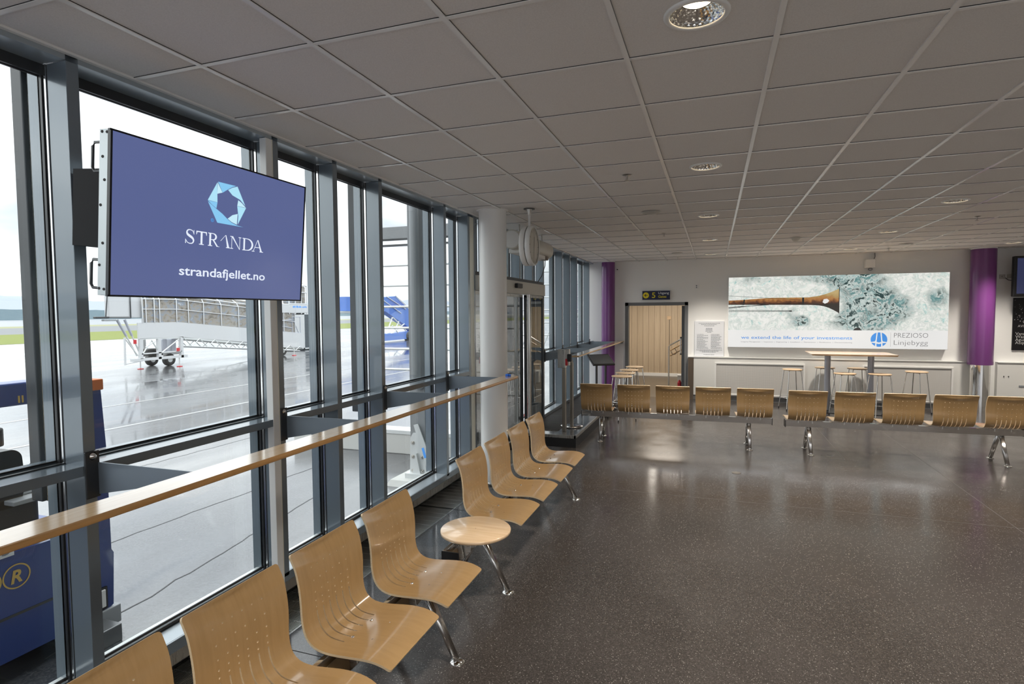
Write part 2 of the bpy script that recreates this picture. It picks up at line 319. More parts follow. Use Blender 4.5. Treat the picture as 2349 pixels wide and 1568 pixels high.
# floor with the grating trench
f = MB()
def quadz(mb, x0, x1, y0, y1, z, m): mb.add([(x0, y0, z), (x1, y0, z), (x1, y1, z), (x0, y1, z)], [(0, 1, 2, 3)], m)
TX0, TX1, TY1 = -2.74, -2.36, 7.6
quadz(f, TX1 + .37, XR, YR, YB, 0, 'terrazzo'); quadz(f, TX1, TX1 + .37, YR, YB, 0, 'stone_slab'); quadz(f, -2.86, TX0, YR, TY1, 0, 'stone_slab'); quadz(f, -2.86, TX1, TY1, YB, 0, 'terrazzo')
quadz(f, TX0, TX1, YR, TY1, -.07, 'dark_shadow_gap')
for x in (TX0, TX1): f.add([(x, YR, -.07), (x, TY1, -.07), (x, TY1, 0), (x, YR, 0)], [(0, 1, 2, 3)], 'dark_shadow_gap')
f.add([(TX0, TY1, -.07), (TX1, TY1, -.07), (TX1, TY1, 0), (TX0, TY1, 0)], [(0, 1, 2, 3)], 'dark_shadow_gap')
quadz(f, -2.6, .9, YB, 17.3, 0, 'corridor_floor')
floor = f.build('floor', fix=False); tag(floor, kind='structure')
j = MB()
for x in (1.593, 2.50): j.box(x - .0015, x + .0015, (-4 if x > 2 else 8.19), 12.9, 0, .0012, 'floor_joint')
for y in (6.05, 10.35): j.box(-1.0, 8.5, y - .0012, y + .0012, 0, .0012, 'floor_joint')
j.box(1.34, 1.593, 8.18, 8.19, 0, .0012, 'floor_joint')
for y in (1.35, 2.55, 3.75, 4.95, 6.15): j.box(TX1, TX1 + .37, y - .002, y + .002, 0, .0012, 'dark_shadow_gap')
j.build('joint_lines', floor)
j = MB(); j.tube((.27, 7.13, 0), (.27, 7.13, .003), .05, 'brown_steel', n=24); tag(j.build('floor_box_cover'), 'small round dark metal cover set in the dark floor behind the benches', 'cover')
# gratings
for i, (a, b) in enumerate(((-2.24, .16), (.16, 2.56), (2.56, 4.96), (4.96, 7.36))):
    g = MB(); x = TX0 + .012
    while x < TX1 - .008: g.box(x - .0022, x + .0022, a + .008, b - .008, -.02, -.001, 'grating_steel'); x += .0115
    y = a + .05
    while y < b - .02: g.box(TX0 + .006, TX1 - .006, y - .002, y + .002, -.012, .0, 'grating_steel'); y += .1
    o = empty('floor_grating', (0, 0, 0), label=['steel floor grating at the first window, beside the seats at the picture edge', 'steel floor grating running behind the two big wooden seats before the round table', 'steel floor grating in front of the window with the screen, behind the round table', 'steel floor grating that ends beside the foot of the white column'][i], cat='floor grating', group='gratings along the window wall')
    g.build('bars', o); g = MB()
    for x in (TX0, TX1): g.box(x - .004, x + .004, a, b, -.02, .001, 'bright_bead')
    for y in (a, b): g.box(TX0, TX1, y - .004, y + .004, -.02, .001, 'bright_bead')
    g.build('frame', o)
# ceiling
DL = [(x, y) for x in (-.072, 2.34, 4.75, 7.16) for y in (-.087, 2.313, 4.72, 7.16, 9.58, 11.96)]
DL = [(x, .213 + round((y - .513) / .6) * .6 + .3) for x, y in DL]; DL = [(-.372 + round((x + .072) / .6) * .6 + .3, y) for x, y in DL]
c = MB(); xs = [-.372 + .6 * k for k in range(-3, 15)]; xs = [-2.58] + xs + [XR]; ys = [YR] + [.213 + .6 * k for k in range(-7, 22)] + [YB]
HR = .112
for i in range(len(xs) - 1):
    for k in range(len(ys) - 1):
        x0, x1, y0, y1 = xs[i], xs[i + 1], ys[k], ys[k + 1]; hit = [d for d in DL if x0 < d[0] < x1 and y0 < d[1] < y1]
        if not hit: quadz(c, x0, x1, y0, y1, CZ + .004, 'ceiling_tile'); continue
        cx, cy = hit[0]; n = 32; ring = [(cx + HR * math.cos(2 * PI * q / n), cy + HR * math.sin(2 * PI * q / n), CZ + .004) for q in range(n)]; sq = []
        for q in range(n):
            a = 2 * PI * q / n; dx, dy = math.cos(a), math.sin(a); s_ = min((x1 - cx) / abs(dx) if abs(dx) > 1e-6 else 9, (y1 - cy) / abs(dy) if abs(dy) > 1e-6 else 9); sq.append((cx + dx * s_, cy + dy * s_, CZ + .004))
        c.add(ring + sq, [(q, (q + 1) % n, n + (q + 1) % n, n + q) for q in range(n)], 'ceiling_tile')
ceil = c.build('ceiling', fix=False); tag(ceil, kind='structure')
g = MB()
for x in xs[1:-1]: g.box(x - .0115, x + .0115, YR, YB, CZ - .003, CZ + .006, 'grid_white'); g.box(x + .0115, x + .0125, YR, YB, CZ + .001, CZ + .006, 'gasket_recess_black')
for y in ys[1:-1]: g.box(-2.58, XR, y - .0105, y + .0105, CZ - .0015, CZ + .006, 'grid_white'); g.box(-2.58, XR, y - .0113, y - .0105, CZ + .001, CZ + .006, 'gasket_recess_black')
g.build('grid_bar', ceil)
g = MB(); g.box(-2.60, -2.578, YR, YB, CZ - .006, CZ + .02, 'grid_white'); g.box(-2.612, -2.60, YR, YB, CZ - .004, CZ + .02, 'gasket_recess_black'); tag(g.build('trim_1'), kind='structure')
g = MB(); g.box(-3.1, XR + .2, YR - .2, YB + .25, CZ + .25, CZ + .45, 'concrete'); g.box(-2.9, -2.60, YR, YB, CZ + .02, CZ + .25, 'anodised_dark'); g.box(XR, XR + .2, YR, YB, CZ, CZ + .25, 'concrete'); tag(g.build('roof_slab'), kind='structure')

# back wall with door opening
DX0, DX1, DZ = -1.879, -.523, 2.10
w = MB()
w.box(-2.86, DX0, YB, YB + .2, 0, CZ + .1, 'white_paint'); w.box(DX0, DX1, YB, YB + .2, DZ, CZ + .1, 'white_paint'); w.box(DX1, XR, YB, YB + .2, 0, CZ + .1, 'white_paint')
wb = w.build('wall_back'); tag(wb, kind='structure')
w = MB(); w.box(XR, XR + .2, YR, YB + .2, 0, CZ + .25, 'wall_grey_beige'); tag(w.build('wall_right'), kind='structure')
w = MB(); w.box(-2.86, XR, YR - .2, YR, 0, .5, 'white_paint'); w.box(-2.86, XR, YR - .2, YR, 2.7, CZ + .25, 'white_paint')  # unseen wall, its wide openings shaped to let fill daylight in
for x in (-2.86, .8, 4.6, XR - .3): w.box(x, x + .3, YR - .2, YR, .5, 2.7, 'white_paint')
tag(w.build('wall_front'), kind='structure')
# door frame, corridor
d = empty('door_1', (0, 0, 0)); tag(d, kind='structure')
g = MB()
g.box(DX0, DX0 + .072, YB - .015, YB + .2, 0, DZ, 'door_frame_grey'); g.box(DX1 - .072, DX1, YB - .015, YB + .2, 0, DZ, 'door_frame_grey'); g.box(DX0, DX1, YB - .015, YB + .2, DZ - .07, DZ, 'door_frame_grey')
g.box(DX0 - .004, DX0, YB - .018, YB, 0, DZ + .004, 'white_gloss'); g.box(DX1, DX1 + .012, YB - .018, YB, 0, DZ + .004, 'white_gloss'); g.build('frame', d)
g = MB(); g.box(-.665, -.60, YB + .18, YB + 1.30, .02, 2.02, 'door_frame_grey'); leaf = g.build('door_leaf', d)
g = MB(); g.tube((-.69, YB + .26, .95), (-.69, YB + .26, 1.32), .012, 'chrome'); g.box(-.70, -.66, YB + .24, YB + .28, 1.30, 1.33, 'black_plastic'); g.box(-.70, -.66, YB + .24, YB + .28, .93, .96, 'black_plastic'); g.build('handle', leaf)
w = MB(); w.box(-3.2, 1.4, 17.3, 17.4, 0, 2.7, 'board_cladding'); w.box(-3.2, 1.4, 17.27, 17.3, 0, .09, 'white_paint'); tag(w.build('wall_corridor'), kind='structure')
w = MB(); w.box(-2.7, -2.6, YB + .2, 17.3, 0, 2.7, 'white_paint'); w.box(.9, 1.0, YB + .2, 17.3, 0, 2.7, 'white_paint'); w.box(-2.7, 1.0, YB + .2, 17.3, 2.6, 2.7, 'white_paint'); tag(w.build('wall_corridor_side'), kind='structure')
ld = bpy.data.lights.new('corridor_fill', 'AREA'); ld.shape = 'RECTANGLE'; ld.size = .9; ld.size_y = 1.6; ld.energy = 20; ld.color = (1, .9, .78)  # unseen lamp added to light the corridor boards warmly
lo = bpy.data.objects.new('corridor_fill_light', ld); COL.objects.link(lo)
t_ = MB(); t_.box(-1.65, -.75, 14.4, 16.0, 2.56, 2.6, 'white_gloss'); ob = t_.build('added_ceiling_lamp'); tag(ob, 'unseen long white lamp added on the corridor ceiling behind the doorway', 'lamp'); lo.parent = ob; lo.location = (-1.2, 15.2, 2.55)

# dado, ledge, baseboard, grilles
w = MB(); w.box(DX1 + .125, 4.55, 12.9, YB, .10, .91, 'dado_paint'); w.box(DX1 + .01, 4.55, 12.885, YB, .91, .925, 'white_gloss'); w.box(4.95, XR, 12.9, YB, .10, .91, 'dado_paint'); w.box(4.95, XR, 12.885, YB, .91, .925, 'white_gloss')
dado = w.build('trim_2'); tag(dado, kind='structure')
w = MB(); w.box(DX1 + .01, DX1 + .12, 12.89, YB, 0, .90, 'brown_panel'); tag(w.build('trim_3'), kind='structure')
w = MB(); w.box(DX1 + .12, XR, 12.91, YB, 0, .10, 'door_frame_grey'); w.box(-2.5, DX0, 12.985, YB, 0, .1, 'door_frame_grey'); tag(w.build('baseboard_back'), kind='structure')
for i, (a, b) in enumerate(((.035, 1.76), (2.78, 4.27))):
    o = empty('radiator_grille', (a, 12.9, .12), label=['pale perforated grille panel on the low wall beneath the plaque, nearer the doorway', 'pale perforated grille panel on the low wall beside the chrome and purple column'][i], cat='grille', group='perforated grilles below the ledge')
    g = MB(); g.box(.03, b - a - .03, -.012, 0, .02, .66, 'perforated_grille'); g.build('perforated_sheet', o)
    g = MB()
    for x0, x1, z0, z1 in ((0, b - a, .66, .69), (0, b - a, 0, .03), (0, .03, .03, .66), (b - a - .03, b - a, .03, .66)): g.bbox(x0, x1, -.028, 0, z0, z1, 'white_gloss', .003)
    g.build('frame', o)

# ------------------------------------------------------------------ window wall
def mullion(g, y, z0=.2, z1=CZ - .03):
    g.bbox(FX - .12, FX, y - .026, y + .026, z0, z1, 'anodised_blue_grey', .002)
    g.box(FX - .124, FX - .12, y - .024, y + .024, z0, z1, 'gasket_recess_black')
    g.box(FX - .138, FX - .124, y - .030, y + .030, z0, z1, 'bright_bead')
    g.box(FX - .143, FX - .138, y - .026, y + .026, z0, z1, 'gasket_recess_black')
    g.box(FX - .165, FX - .143, y - .036, y + .036, z0, z1, 'anodised_dark'); g.box(FX - .24, FX - .178, y - .03, y + .03, z0, z1, 'anodised_blue_grey')
TZ = 1.218
def bay(n, y0, y1, last=True, z0=.23, door=False):
    o = empty('window_%d' % n, (0, 0, 0)); tag(o, kind='structure')
    g = MB(); mullion(g, y1); g.build('mullion', o)
    a, b = y0 + .028, y1 - .028
    g = MB(); g.bbox(FX - .12, FX, a - .002, b + .002, TZ - .023, TZ + .022, 'anodised_blue_grey', .002)
    g.box(FX - .14, FX - .12, a - .01, b + .01, TZ - .028, TZ + .028, 'anodised_dark'); g.box(FX - .24, FX - .178, a, b, TZ - .03, TZ + .03, 'anodised_blue_grey'); g.build('transom', o)
    g = MB(); g.bbox(FX - .16, FX, a - .002, b + .002, CZ - .028, CZ + .03, 'anodised_reflection', .002); g.box(FX - .178, FX - .14, a, b, CZ - .075, CZ - .028, 'anodised_dark'); g.build('top_rail', o)
    g = MB(); g.bbox(FX - .14, FX, a - .03, b + .03, .165, .225, 'anodised_blue_grey', .002); g.box(FX - .13, FX - .012, a, b, .225, .2256, 'anodised_reflection')  # thin pale sheet paints the sky reflection on the sill top
    g.box(FX - .16, FX - .14, a, b, .165, .235, 'gasket_recess_black'); g.box(FX - .165, FX - .150, a, b, .235, .250, 'bright_bead'); g.box(FX - .215, FX - .178, a, b, .15, .243, 'galvanised'); g.build('sill', o)
    for z0_, z1_ in ((.25, TZ - .03), (TZ + .03, CZ - .07)):
        g = MB(); g.box(FX - .176, FX - .166, a + .004, b - .004, z0_, z1_, 'window_glass'); g.build('glass_pane', o)
        g = MB(); q = .008
        for (p0, p1, r0, r1) in ((a, b, z0_, z0_ + q), (a, b, z1_ - q, z1_), (a, a + q, z0_, z1_), (b - q, b, z0_, z1_)): g.box(FX - .166, FX - .158, p0, p1, r0, r1, 'gasket_recess_black')
        g.build('gasket_frame', o)
bays = [(-1.86, -.66), (-.66, .54), (.54, 1.74), (1.74, 2.94), (2.94, 3.54), (3.54, 4.14), (4.14, 5.34), (5.34, 5.94), (8.94, 10.14), (10.14, 10.74), (10.74, 11.34), (11.34, 12.54), (12.54, 13.14)]
for i, (a, b) in enumerate(bays): bay(i + 1, a, b)
o = empty('window_14', (0, 0, 0)); tag(o, kind='structure'); g = MB(); mullion(g, -1.86); mullion(g, -3.6); g.build('mullion', o); g = MB(); g.box(FX - .178, FX, -4.2, -1.86, CZ - .028, CZ + .03, 'anodised_blue_grey'); g.build('top_rail', o)
# plinth below the sill
g = MB(); g.box(-2.86, -2.66, YR, 6.0, .06, .165, 'satin_steel'); g.box(-2.86, -2.74, YR, 6.0, 0, .06, 'gasket_recess_black'); g.box(-2.86, -2.66, 8.94, YB, .06, .165, 'satin_steel'); g.box(-2.95, -2.86, YR, YB, -.3, .15, 'concrete'); g.box(-2.86, -2.62, 8.94, YB, .0, .06, 'brown_panel')
tag(g.build('trim_4'), kind='structure')
# cream service strips on two mullions
for i, (y0, y1) in enumerate(((2.858, 2.913), (5.968, 6.06))):
    g = MB(); g.bbox(FX - .045, FX + .004, y0, y1, .1, CZ - .03, 'cream_strip' if i else 'white_gloss', .003); g.box(FX - .02, FX + .006, y1 - .006, y1, .1, CZ - .03, 'cream_strip')
    tag(g.build('cable_channel'), ['narrow white vertical channel on the window post behind the big screen', 'wide white vertical channel on the last window post before the white column'][i], 'cable channel')

# door bay 5.94 - 8.94
o = empty('door_2', (0, 0, 0)); tag(o, kind='structure')
g = MB(); mullion(g, 8.94, .0); g.bbox(FX - .12, FX, 6.07, 6.12, 0, CZ, 'anodised_blue_grey', .002); g.build('jamb', o)
g = MB(); g.bbox(FX - .12, FX + .03, 6.12, 8.915, 2.16, 2.335, 'header_paint', .004); hd = g.build('header', o)
g = MB(); g.bbox(FX + .03, FX + .075, 7.42, 7.64, 2.235, 2.30, 'black_plastic', .008); g.build('motion_sensor', hd)
g = MB(); g.bbox(FX - .11, FX, 6.12, 8.915, 2.335, 2.38, 'anodised_dark', .002)
for y in (6.54, 7.14, 7.74, 8.34): mullion(g, y, 2.38)
g.bbox(FX - .16, FX, 6.1, 8.915, CZ - .028, CZ + .03, 'anodised_blue_grey', .002); g.build('fanlight_frame', o)
g = MB(); g.box(FX - .176, FX - .166, 6.1, 8.91, 2.38, CZ - .03, 'window_glass'); g.build('glass_pane', o)
for i, (a, b) in enumerate(((6.14, 7.06), (7.08, 7.98), (8.02, 8.90))):
    q = empty('sliding_panel', (0, 0, 0)); q.parent = o
    g = MB(); x = FX - .06 if i < 2 else FX - .02
    g.box(x - .006, x + .006, a + .02, b - .02, .1, 2.12, 'door_glass'); g.build('glass_pane', q)
    g = MB(); g.box(x - .02, x + .02, a, a + .022, .02, 2.15, 'anodised_dark'); g.box(x - .02, x + .02, b - .022, b, .02, 2.15, 'anodised_dark'); g.box(x - .02, x + .02, a, b, 2.12, 2.155, 'satin_steel'); g.box(x - .02, x + .02, a, b, .02, .1, 'satin_steel'); g.build('frame', q)
g = MB(); g.tube((FX + .05, 8.0, .02), (FX + .05, 8.0, 2.16), .028, 'polished_steel', n=16); g.build('guide_post', o)
g = MB(); g.bbox(FX - .05, FX - .01, 7.03, 7.09, 1.22, 1.31, 'black_plastic', .005); g.tube((FX - .02, 7.1, .9), (FX - .02, 7.1, 1.12), .012, 'black_plastic'); g.build('lock_case', o)

# ------------------------------------------------------------------ columns
g = MB(); g.lathe([(0.151, .0), (.151, CZ + .02)], 'white_column', 64); g.lathe([(.151, .0), (.158, .0), (.158, .04), (.151, .04)], 'satin_steel', 64); g.lathe([(.151, CZ - .004), (.175, CZ - .004), (.175, CZ + .01)], 'grid_white', 64)
o = g.build('round_column', loc=(-2.295, 5.90, 0)); tag(o, 'white round column standing beside the end of the wooden leaning rail', 'column', kind='structure')
g = MB(); g.lathe([(.148, .17), (.148, CZ - .015)], 'purple_paint', 64); g.lathe([(.152, CZ - .015), (.152, CZ + .01)], 'white_gloss', 64)
o = g.build('round_column', loc=(-2.225, 12.80, 0)); tag(o, 'purple round column in the window corner, painted over its full height', 'column', kind='structure')
o = empty('round_column', (4.64, 12.78, 0)); tag(o, 'purple column sleeve over a polished steel foot beside the large lit advert', 'column', kind='structure')
g = MB(); g.lathe([(.192, .88), (.192, CZ - .02)], 'purple_paint', 64); g.lathe([(.192, .88), (.15, .88)], 'purple_paint', 64); g.lathe([(.195, CZ - .02), (.195, CZ + .01)], 'white_gloss', 64); g.build('sleeve', o)
g = MB(); g.lathe([(.155, 0), (.155, .9)], 'chrome', 64); g.build('steel_casing', o)

# ------------------------------------------------------------------ platform (raised landing)
PX, PY, PZ = -1.80, 7.76, .17
g = MB(); g.box(-2.65, PX - .0, PY, YB, 0, .13, 'gasket_recess_black'); g.box(-2.64, PX - .03, PY + .03, YB, .13, PZ, 'stone_slab')  # black base paints the dark recess beneath the edge trim
g.bbox(-2.64, PX, PY, PY + .03, .125, PZ + .001, 'satin_steel', .002); g.bbox(PX - .03, PX, PY, YB, .125, PZ + .001, 'satin_steel', .002)
o = g.build('floor_platform'); tag(o, kind='structure')
g = MB()
for x0 in [-2.62 + .02 * k for k in range(25)]: g.box(x0, x0 + .012, 8.0, 12.9, PZ, PZ + .008, 'ribbed_mat')
for y in [8.0 + .6 * k for k in range(9)]: g.box(-2.62, -2.12, y - .003, y + .003, PZ, PZ + .006, 'satin_steel')
tag(g.build('ribbed_mat'), 'dark ribbed entrance mat lying on the raised landing beside the glass', 'mat')
g = MB()
for i in range(8): g.box(-2.11, PX - .03, 8.3 + .6 * i, 8.303 + .6 * i, PZ, PZ + .0008, 'gasket_recess_black')
g.build('joint_lines', o)

# ================================================================== BENCH SEATING
PROF = [(-.222, .853), (-.205, .820), (-.188, .783), (-.173, .715), (-.166, .645), (-.165, .580), (-.158, .525), (-.140, .484), (-.105, .458), (-.055, .449), (0, .450), (.06, .455), (.12, .459), (.18, .458), (.23, .448), (.268, .432)]
def catmull(P, n=6):
    out = []
    for i in range(len(P) - 1):
        p0, p1, p2, p3 = P[max(i - 1, 0)], P[i], P[i + 1], P[min(i + 2, len(P) - 1)]
        for k in range(n):
            t_ = k / n; out.append(tuple(.5 * (2 * p1[a] + (p2[a] - p0[a]) * t_ + (2 * p0[a] - 5 * p1[a] + 4 * p2[a] - p3[a]) * t_ * t_ + (3 * p1[a] - p0[a] - 3 * p2[a] + p3[a]) * t_ ** 3) for a in (0, 1)))
    return out + [P[-1]]
CP = catmull(PROF); CS = [0]
for a, b in zip(CP, CP[1:]): CS.append(CS[-1] + math.dist(a, b))
SL = CS[-1]
def curve_at(s):
    s = min(max(s, 0), SL)
    for i in range(len(CS) - 1):
        if s <= CS[i + 1] + 1e-9:
            t_ = (s - CS[i]) / (CS[i + 1] - CS[i]); a, b = CP[i], CP[i + 1]; d = Vector((b[0] - a[0], 0, b[1] - a[1])).normalized()
            return Vector((a[0] + (b[0] - a[0]) * t_, 0, a[1] + (b[1] - a[1]) * t_)), d
SW = .232
def shell_mesh():
    pts = []; edges = []; holes = []
    def loop(L):
        b = len(pts); pts.extend(L); edges.extend([(b + i, b + (i + 1) % len(L)) for i in range(len(L))])
    def halfw(s): return SW - .010 * math.exp(-((s - .42) / .16) ** 2) - .008 * max(0, (s - .62) / .2)
    # outline with rounded corners
    out = []; r = .014; NS = 40
    for k in range(7): a = PI + PI / 2 * k / 6; out.append((r + r * math.cos(a), -halfw(0) + r + r * math.sin(a)))
    for k in range(1, NS): s = r + (SL - 2 * r) * k / NS; out.append((s, -halfw(s)))
    for k in range(7): a = 1.5 * PI + PI / 2 * k / 6; out.append((SL - r + r * math.cos(a), -halfw(SL) + r + r * math.sin(a)))
    out += [(s, -u) for s, u in reversed(out)]
    for k in range(1, 14): pass
    loop(out)
    cols = [(-2.5 + i) * .0478 for i in range(6)]
    for u in cols:
        for s in (.100, .163, .216, .256, .283):
            n = 8; L = [(s + .0042 * math.cos(2 * PI * k / n), u + .0042 * math.sin(2 * PI * k / n)) for k in range(n)]; loop(L); holes.append((s - .0045, s + .0045, u, .0045))
        a, b, q = .303, .498, .0036
        L = [(a - q * math.sin(PI * k / 4), u + q * math.cos(PI * k / 4) * -1) for k in range(5)]
        L = [(a + (b - a) * k / 12, u + q) for k in range(13)] + [(b + q * math.sin(PI * k / 4), u + q * math.cos(PI * k / 4)) for k in range(1, 4)] + [(b - (b - a) * k / 12, u - q) for k in range(13)] + [(a - q * math.sin(PI * k / 4), u - q * math.cos(PI * k / 4)) for k in range(1, 4)]
        loop(L); holes.append((a - q, b + q, u, q))
    nb = len(pts); ns, nu = 46, 16
    for i in range(1, ns):
        for k in range(1, nu):
            s = SL * i / ns; hw = halfw(s); u = -hw + 2 * hw * k / nu
            if any(h[0] - .004 < s < h[1] + .004 and abs(u - h[2]) < h[3] + .004 for h in holes): continue
            if abs(u) > hw - .008: continue
            pts.append((s, u))
    vo, eo, fo, *_ = delaunay_2d_cdt([Vector(p) for p in pts], edges, [], 1, 1e-6)
    keep = []
    for fc in fo:
        cs = sum(vo[i][0] for i in fc) / len(fc); cu = sum(vo[i][1] for i in fc) / len(fc)
        inside = any((h[0] <= cs <= h[1] and abs(cu - h[2]) < h[3]) and (math.hypot(cs - min(max(cs, h[0] + h[3]), h[1] - h[3]), cu - h[2]) < h[3] * .93) for h in holes)
        if not inside: keep.append(list(fc))
    bm = bmesh.new(); top = []; bot = []; th = .0105
    for s, u in vo:
        p, d = curve_at(s); nrm = Vector((-d.z, 0, d.x)); nrm = nrm if nrm.dot(Vector((1, 0, 1))) > 0 else -nrm
        bow = .022 * math.exp(-(s / .30) ** 2) + .008                       # back panel bowed across its width
        q = p + Vector((0, u, 0)) - nrm * bow * (1 - (u / SW) ** 2)
        top.append(bm.verts.new(q)); bot.append(bm.verts.new(q - nrm * th))
    bm.verts.ensure_lookup_table(); ec = {}
    for fc in keep:
        fa = bm.faces.new([top[i] for i in fc]); fa.smooth = True; fb = bm.faces.new([bot[i] for i in reversed(fc)]); fb.smooth = True
        for i in range(len(fc)): a, b = fc[i], fc[(i + 1) % len(fc)]; ec[(a, b)] = ec.get((a, b), 0) + 1
    for (a, b) in ec:
        if (b, a) not in ec:
            fr = bm.faces.new([bm.verts.new(q.co) for q in (top[b], top[a], bot[a], bot[b])]); fr.material_index = 1; flip = fr
    bmesh.ops.delete(bm, geom=[v for v in bm.verts if not v.link_faces], context='VERTS')
    me = bpy.data.meshes.new('seat_shell'); bm.to_mesh(me); bm.free(); me.materials.append(MAT['birch_plywood']); me.materials.append(MAT['plywood_edge'])
    return me
SHELL = shell_mesh()
def seat_proto():
    o = bpy.data.objects.new('seat_shell', SHELL); COL.objects.link(o)
    for x, y in ((-.02, -.075), (-.02, .075), (.085, -.075), (.085, .075)):
        g = MB(); g.lathe([(0, .0022), (.006, .0018), (.0095, -.003)], 'chrome', 16); b = g.build('bolt', o, (x, y, (.4435 if x < 0 else .4475))); 
    g = MB()
    for s in (-1, 1): g.bbox(-.075, .10, s * .085 - .006, s * .085 + .006, .395, .436, 'satin_steel', .002)
    g.bbox(-.075, .10, -.09, .09, .426, .438, 'satin_steel', .002); g.build('mounting_bracket', o)
    return o
SEAT = seat_proto(); used = [False]
def beam_mb(L):
    g = MB(); sec = [(-.072, .425), (-.050, .426), (-.046, .408), (-.018, .412), (.042, .362), (.020, .335), (-.066, .346)]
    g.prism([(x, z) for x, z in sec], -L, L, 'chrome', ax='y')
    for s in (-1, 1): g.box(-.073, .043, s * L - .004, s * L + .004, .333, .427, 'black_plastic')
    return g
def leg_mb(sx):
    g = MB(); x1 = .207 * sx; p = Vector((.015 * sx, 0, .375)); q = Vector((x1 * .97, 0, .012)); n = 16
    d = (q - p).normalized(); u = Vector((0, 1, 0)); w = d.cross(u); vv = []
    for c_, k in ((p, 1.18), (q, .82)):
        for i in range(n):
            a = 2 * PI * i / n; ru, rw = .027 * k, .021 * k
            if i == (4 if sx * w.x > 0 else 12): ru *= .6; rw *= .62
            vv.append(c_ + u * math.cos(a) * ru + w * math.sin(a) * rw)
    g.add(vv, [(i, (i + 1) % n, n + (i + 1) % n, n + i) for i in range(n)] + [list(range(n))[::-1], [n + i for i in range(n)]], 'leg_steel', True)
    return g
def bench(loc, rz, label, seats, legs, table=None, L=1.315):
    o = empty('beam_bench', loc, rz, label=label, cat='bench', group='wooden beam seating benches')
    beam_mb(L).build('beam', o)
    for y in legs:
        for sx in (-1, 1):
            lg = leg_mb(sx).build('leg', o, (0, y, 0))
            g = MB(); g.lathe([(0, .016), (.022, .014), (.040, .006), (.042, 0), (0, 0)], 'chrome', 28); g.build('foot', lg, (.207 * sx, 0, 0))
        g = MB(); g.bbox(-.05, .03, y - .03, y + .03, .325, .375, 'satin_steel', .005); g.build('leg_clamp', o)
    for y in seats:
        s = SEAT if not used[0] else copy_tree(SEAT)
        used[0] = True; s.parent = o; s.location = (0, y, 0)
    if table is not None:
        g = MB(); r = .232; g.lathe([(0, .481), (r - .004, .481), (r, .477), (r, .463), (r - .006, .459), (0, .459)], 'beech_top', 72)
        tt = g.build('table_top', o, (.04, table, 0))
        g = MB(); g.tube((0, 0, .4805), (0, 0, .4815), .003, 'black_plastic', n=8); g.build('screw', tt)
        g = MB(); g.bbox(-.06, .12, table - .08, table + .08, .425, .459, 'satin_steel', .004); g.prism([(-.07, .35), (.06, .38), (.10, .44), (-.07, .44)], table - .06, table + .06, 'satin_steel', ax='y'); g.build('table_bracket', o)
    return o
bench((-1.505, 1.665, 0), 0, 'wooden bench along the glass with its big seats beside the blue vehicle', (-1.08, -.54, 0, .54, 1.08), (-1.0, 1.085))
bench((-1.505, 4.45, 0), 0, 'wooden bench along the glass with four seats and a round table top', (-.54, 0, .54, 1.08), (-.88, 1.16), table=-1.04)
bench((-.545, 8.52, 0), PI / 2 + .045, 'wooden bench seen from its back in front of the doorway and the landing', (-1.08, -.54, 0, .54, 1.08), (-1.02, 1.02))
bench((2.262, 8.57, 0), PI / 2 + .055, 'wooden bench seen from its back in front of the high table and purple column', (-1.10, -.55, 0, .55, 1.10), (-1.10, 1.05), L=1.34)

# ================================================================== LEANING RAILS
def rail(y0, y1, plates, label, end0=0, end1=0, mat_side='rail_edge'):
    o = empty('leaning_rail', (0, 0, 0), label=label, cat='leaning rail')
    xb, xf = -2.035, -1.895
    g = MB(); pts = [(xf, y0 + end0), (xf, y1), (xb, y1 + end1), (xb, y0)]
    z0, z1 = 1.224, 1.25; n = 4
    g.add([(x, y, z1) for x, y in pts], [(0, 1, 2, 3)], 'rail_wood'); g.add([(x, y, z0) for x, y in pts], [(3, 2, 1, 0)], 'rail_edge')
    sd = [(xf + .006, y0 + end0, z1 - .008), (xf + .006, y1, z1 - .008), (xf + .004, y1, z0 + .004), (xf + .004, y0 + end0, z0 + .004)]
    g.add([(xf, y0 + end0, z1), (xf, y1, z1)] + sd + [(xf, y1, z0), (xf, y0 + end0, z0)], [(0, 1, 3, 2), (2, 3, 4, 5), (5, 4, 6, 7)], mat_side, True)
    g.add([(xb, y0, z1), (xb, y1 + end1, z1), (xb, y1 + end1, z0), (xb, y0, z0)], [(0, 1, 2, 3)], mat_side)
    for (xa, ya), (xc, yc) in (((xf, y1), (xb, y1 + end1)), ((xf, y0 + end0), (xb, y0))): g.add([(xa, ya, z1), (xc, yc, z1), (xc, yc, z0), (xa, ya, z0)], [(0, 1, 2, 3)], mat_side)
    g.build('wooden_top', o, fix=False)
    for y in plates:
        g = MB(); yy = y + .031
        g.prism([(FX + .002, 1.10), (FX + .002, 1.245), (-2.04, 1.249), (-2.04, 1.2235), (-1.965, 1.2235)], yy - .003, yy + .003, 'painted_bracket', ax='y')
        b = g.build('bracket', o)
        g = MB(); g.bbox(FX, FX + .010, y - .026, y + .036, 1.09, 1.30, 'anodised_dark', .004); g.build('back_plate', b)
        g = MB(); M = Matrix.Translation((FX + .010, y + .006, 1.278)) @ Matrix.Rotation(PI / 2, 4, 'Y'); g.lathe([(0, .014), (.009, .011), (.014, .0), (.018, 0), (.018, .003)], 'chrome', 20, M=M); g.build('bolt', b)
    return o
rail(-2.5, 5.545, (-.66, .54, 1.74, 2.94, 4.14, 5.34), 'long wooden leaning rail on grey brackets along the glass, below the blue screen', end1=.11)
rail(8.36, 12.96, (8.97, 10.14, 11.34, 12.54), 'wooden leaning rail on grey brackets between the sliding door and the doorway wall', end0=-.0, mat_side='rail_wood')
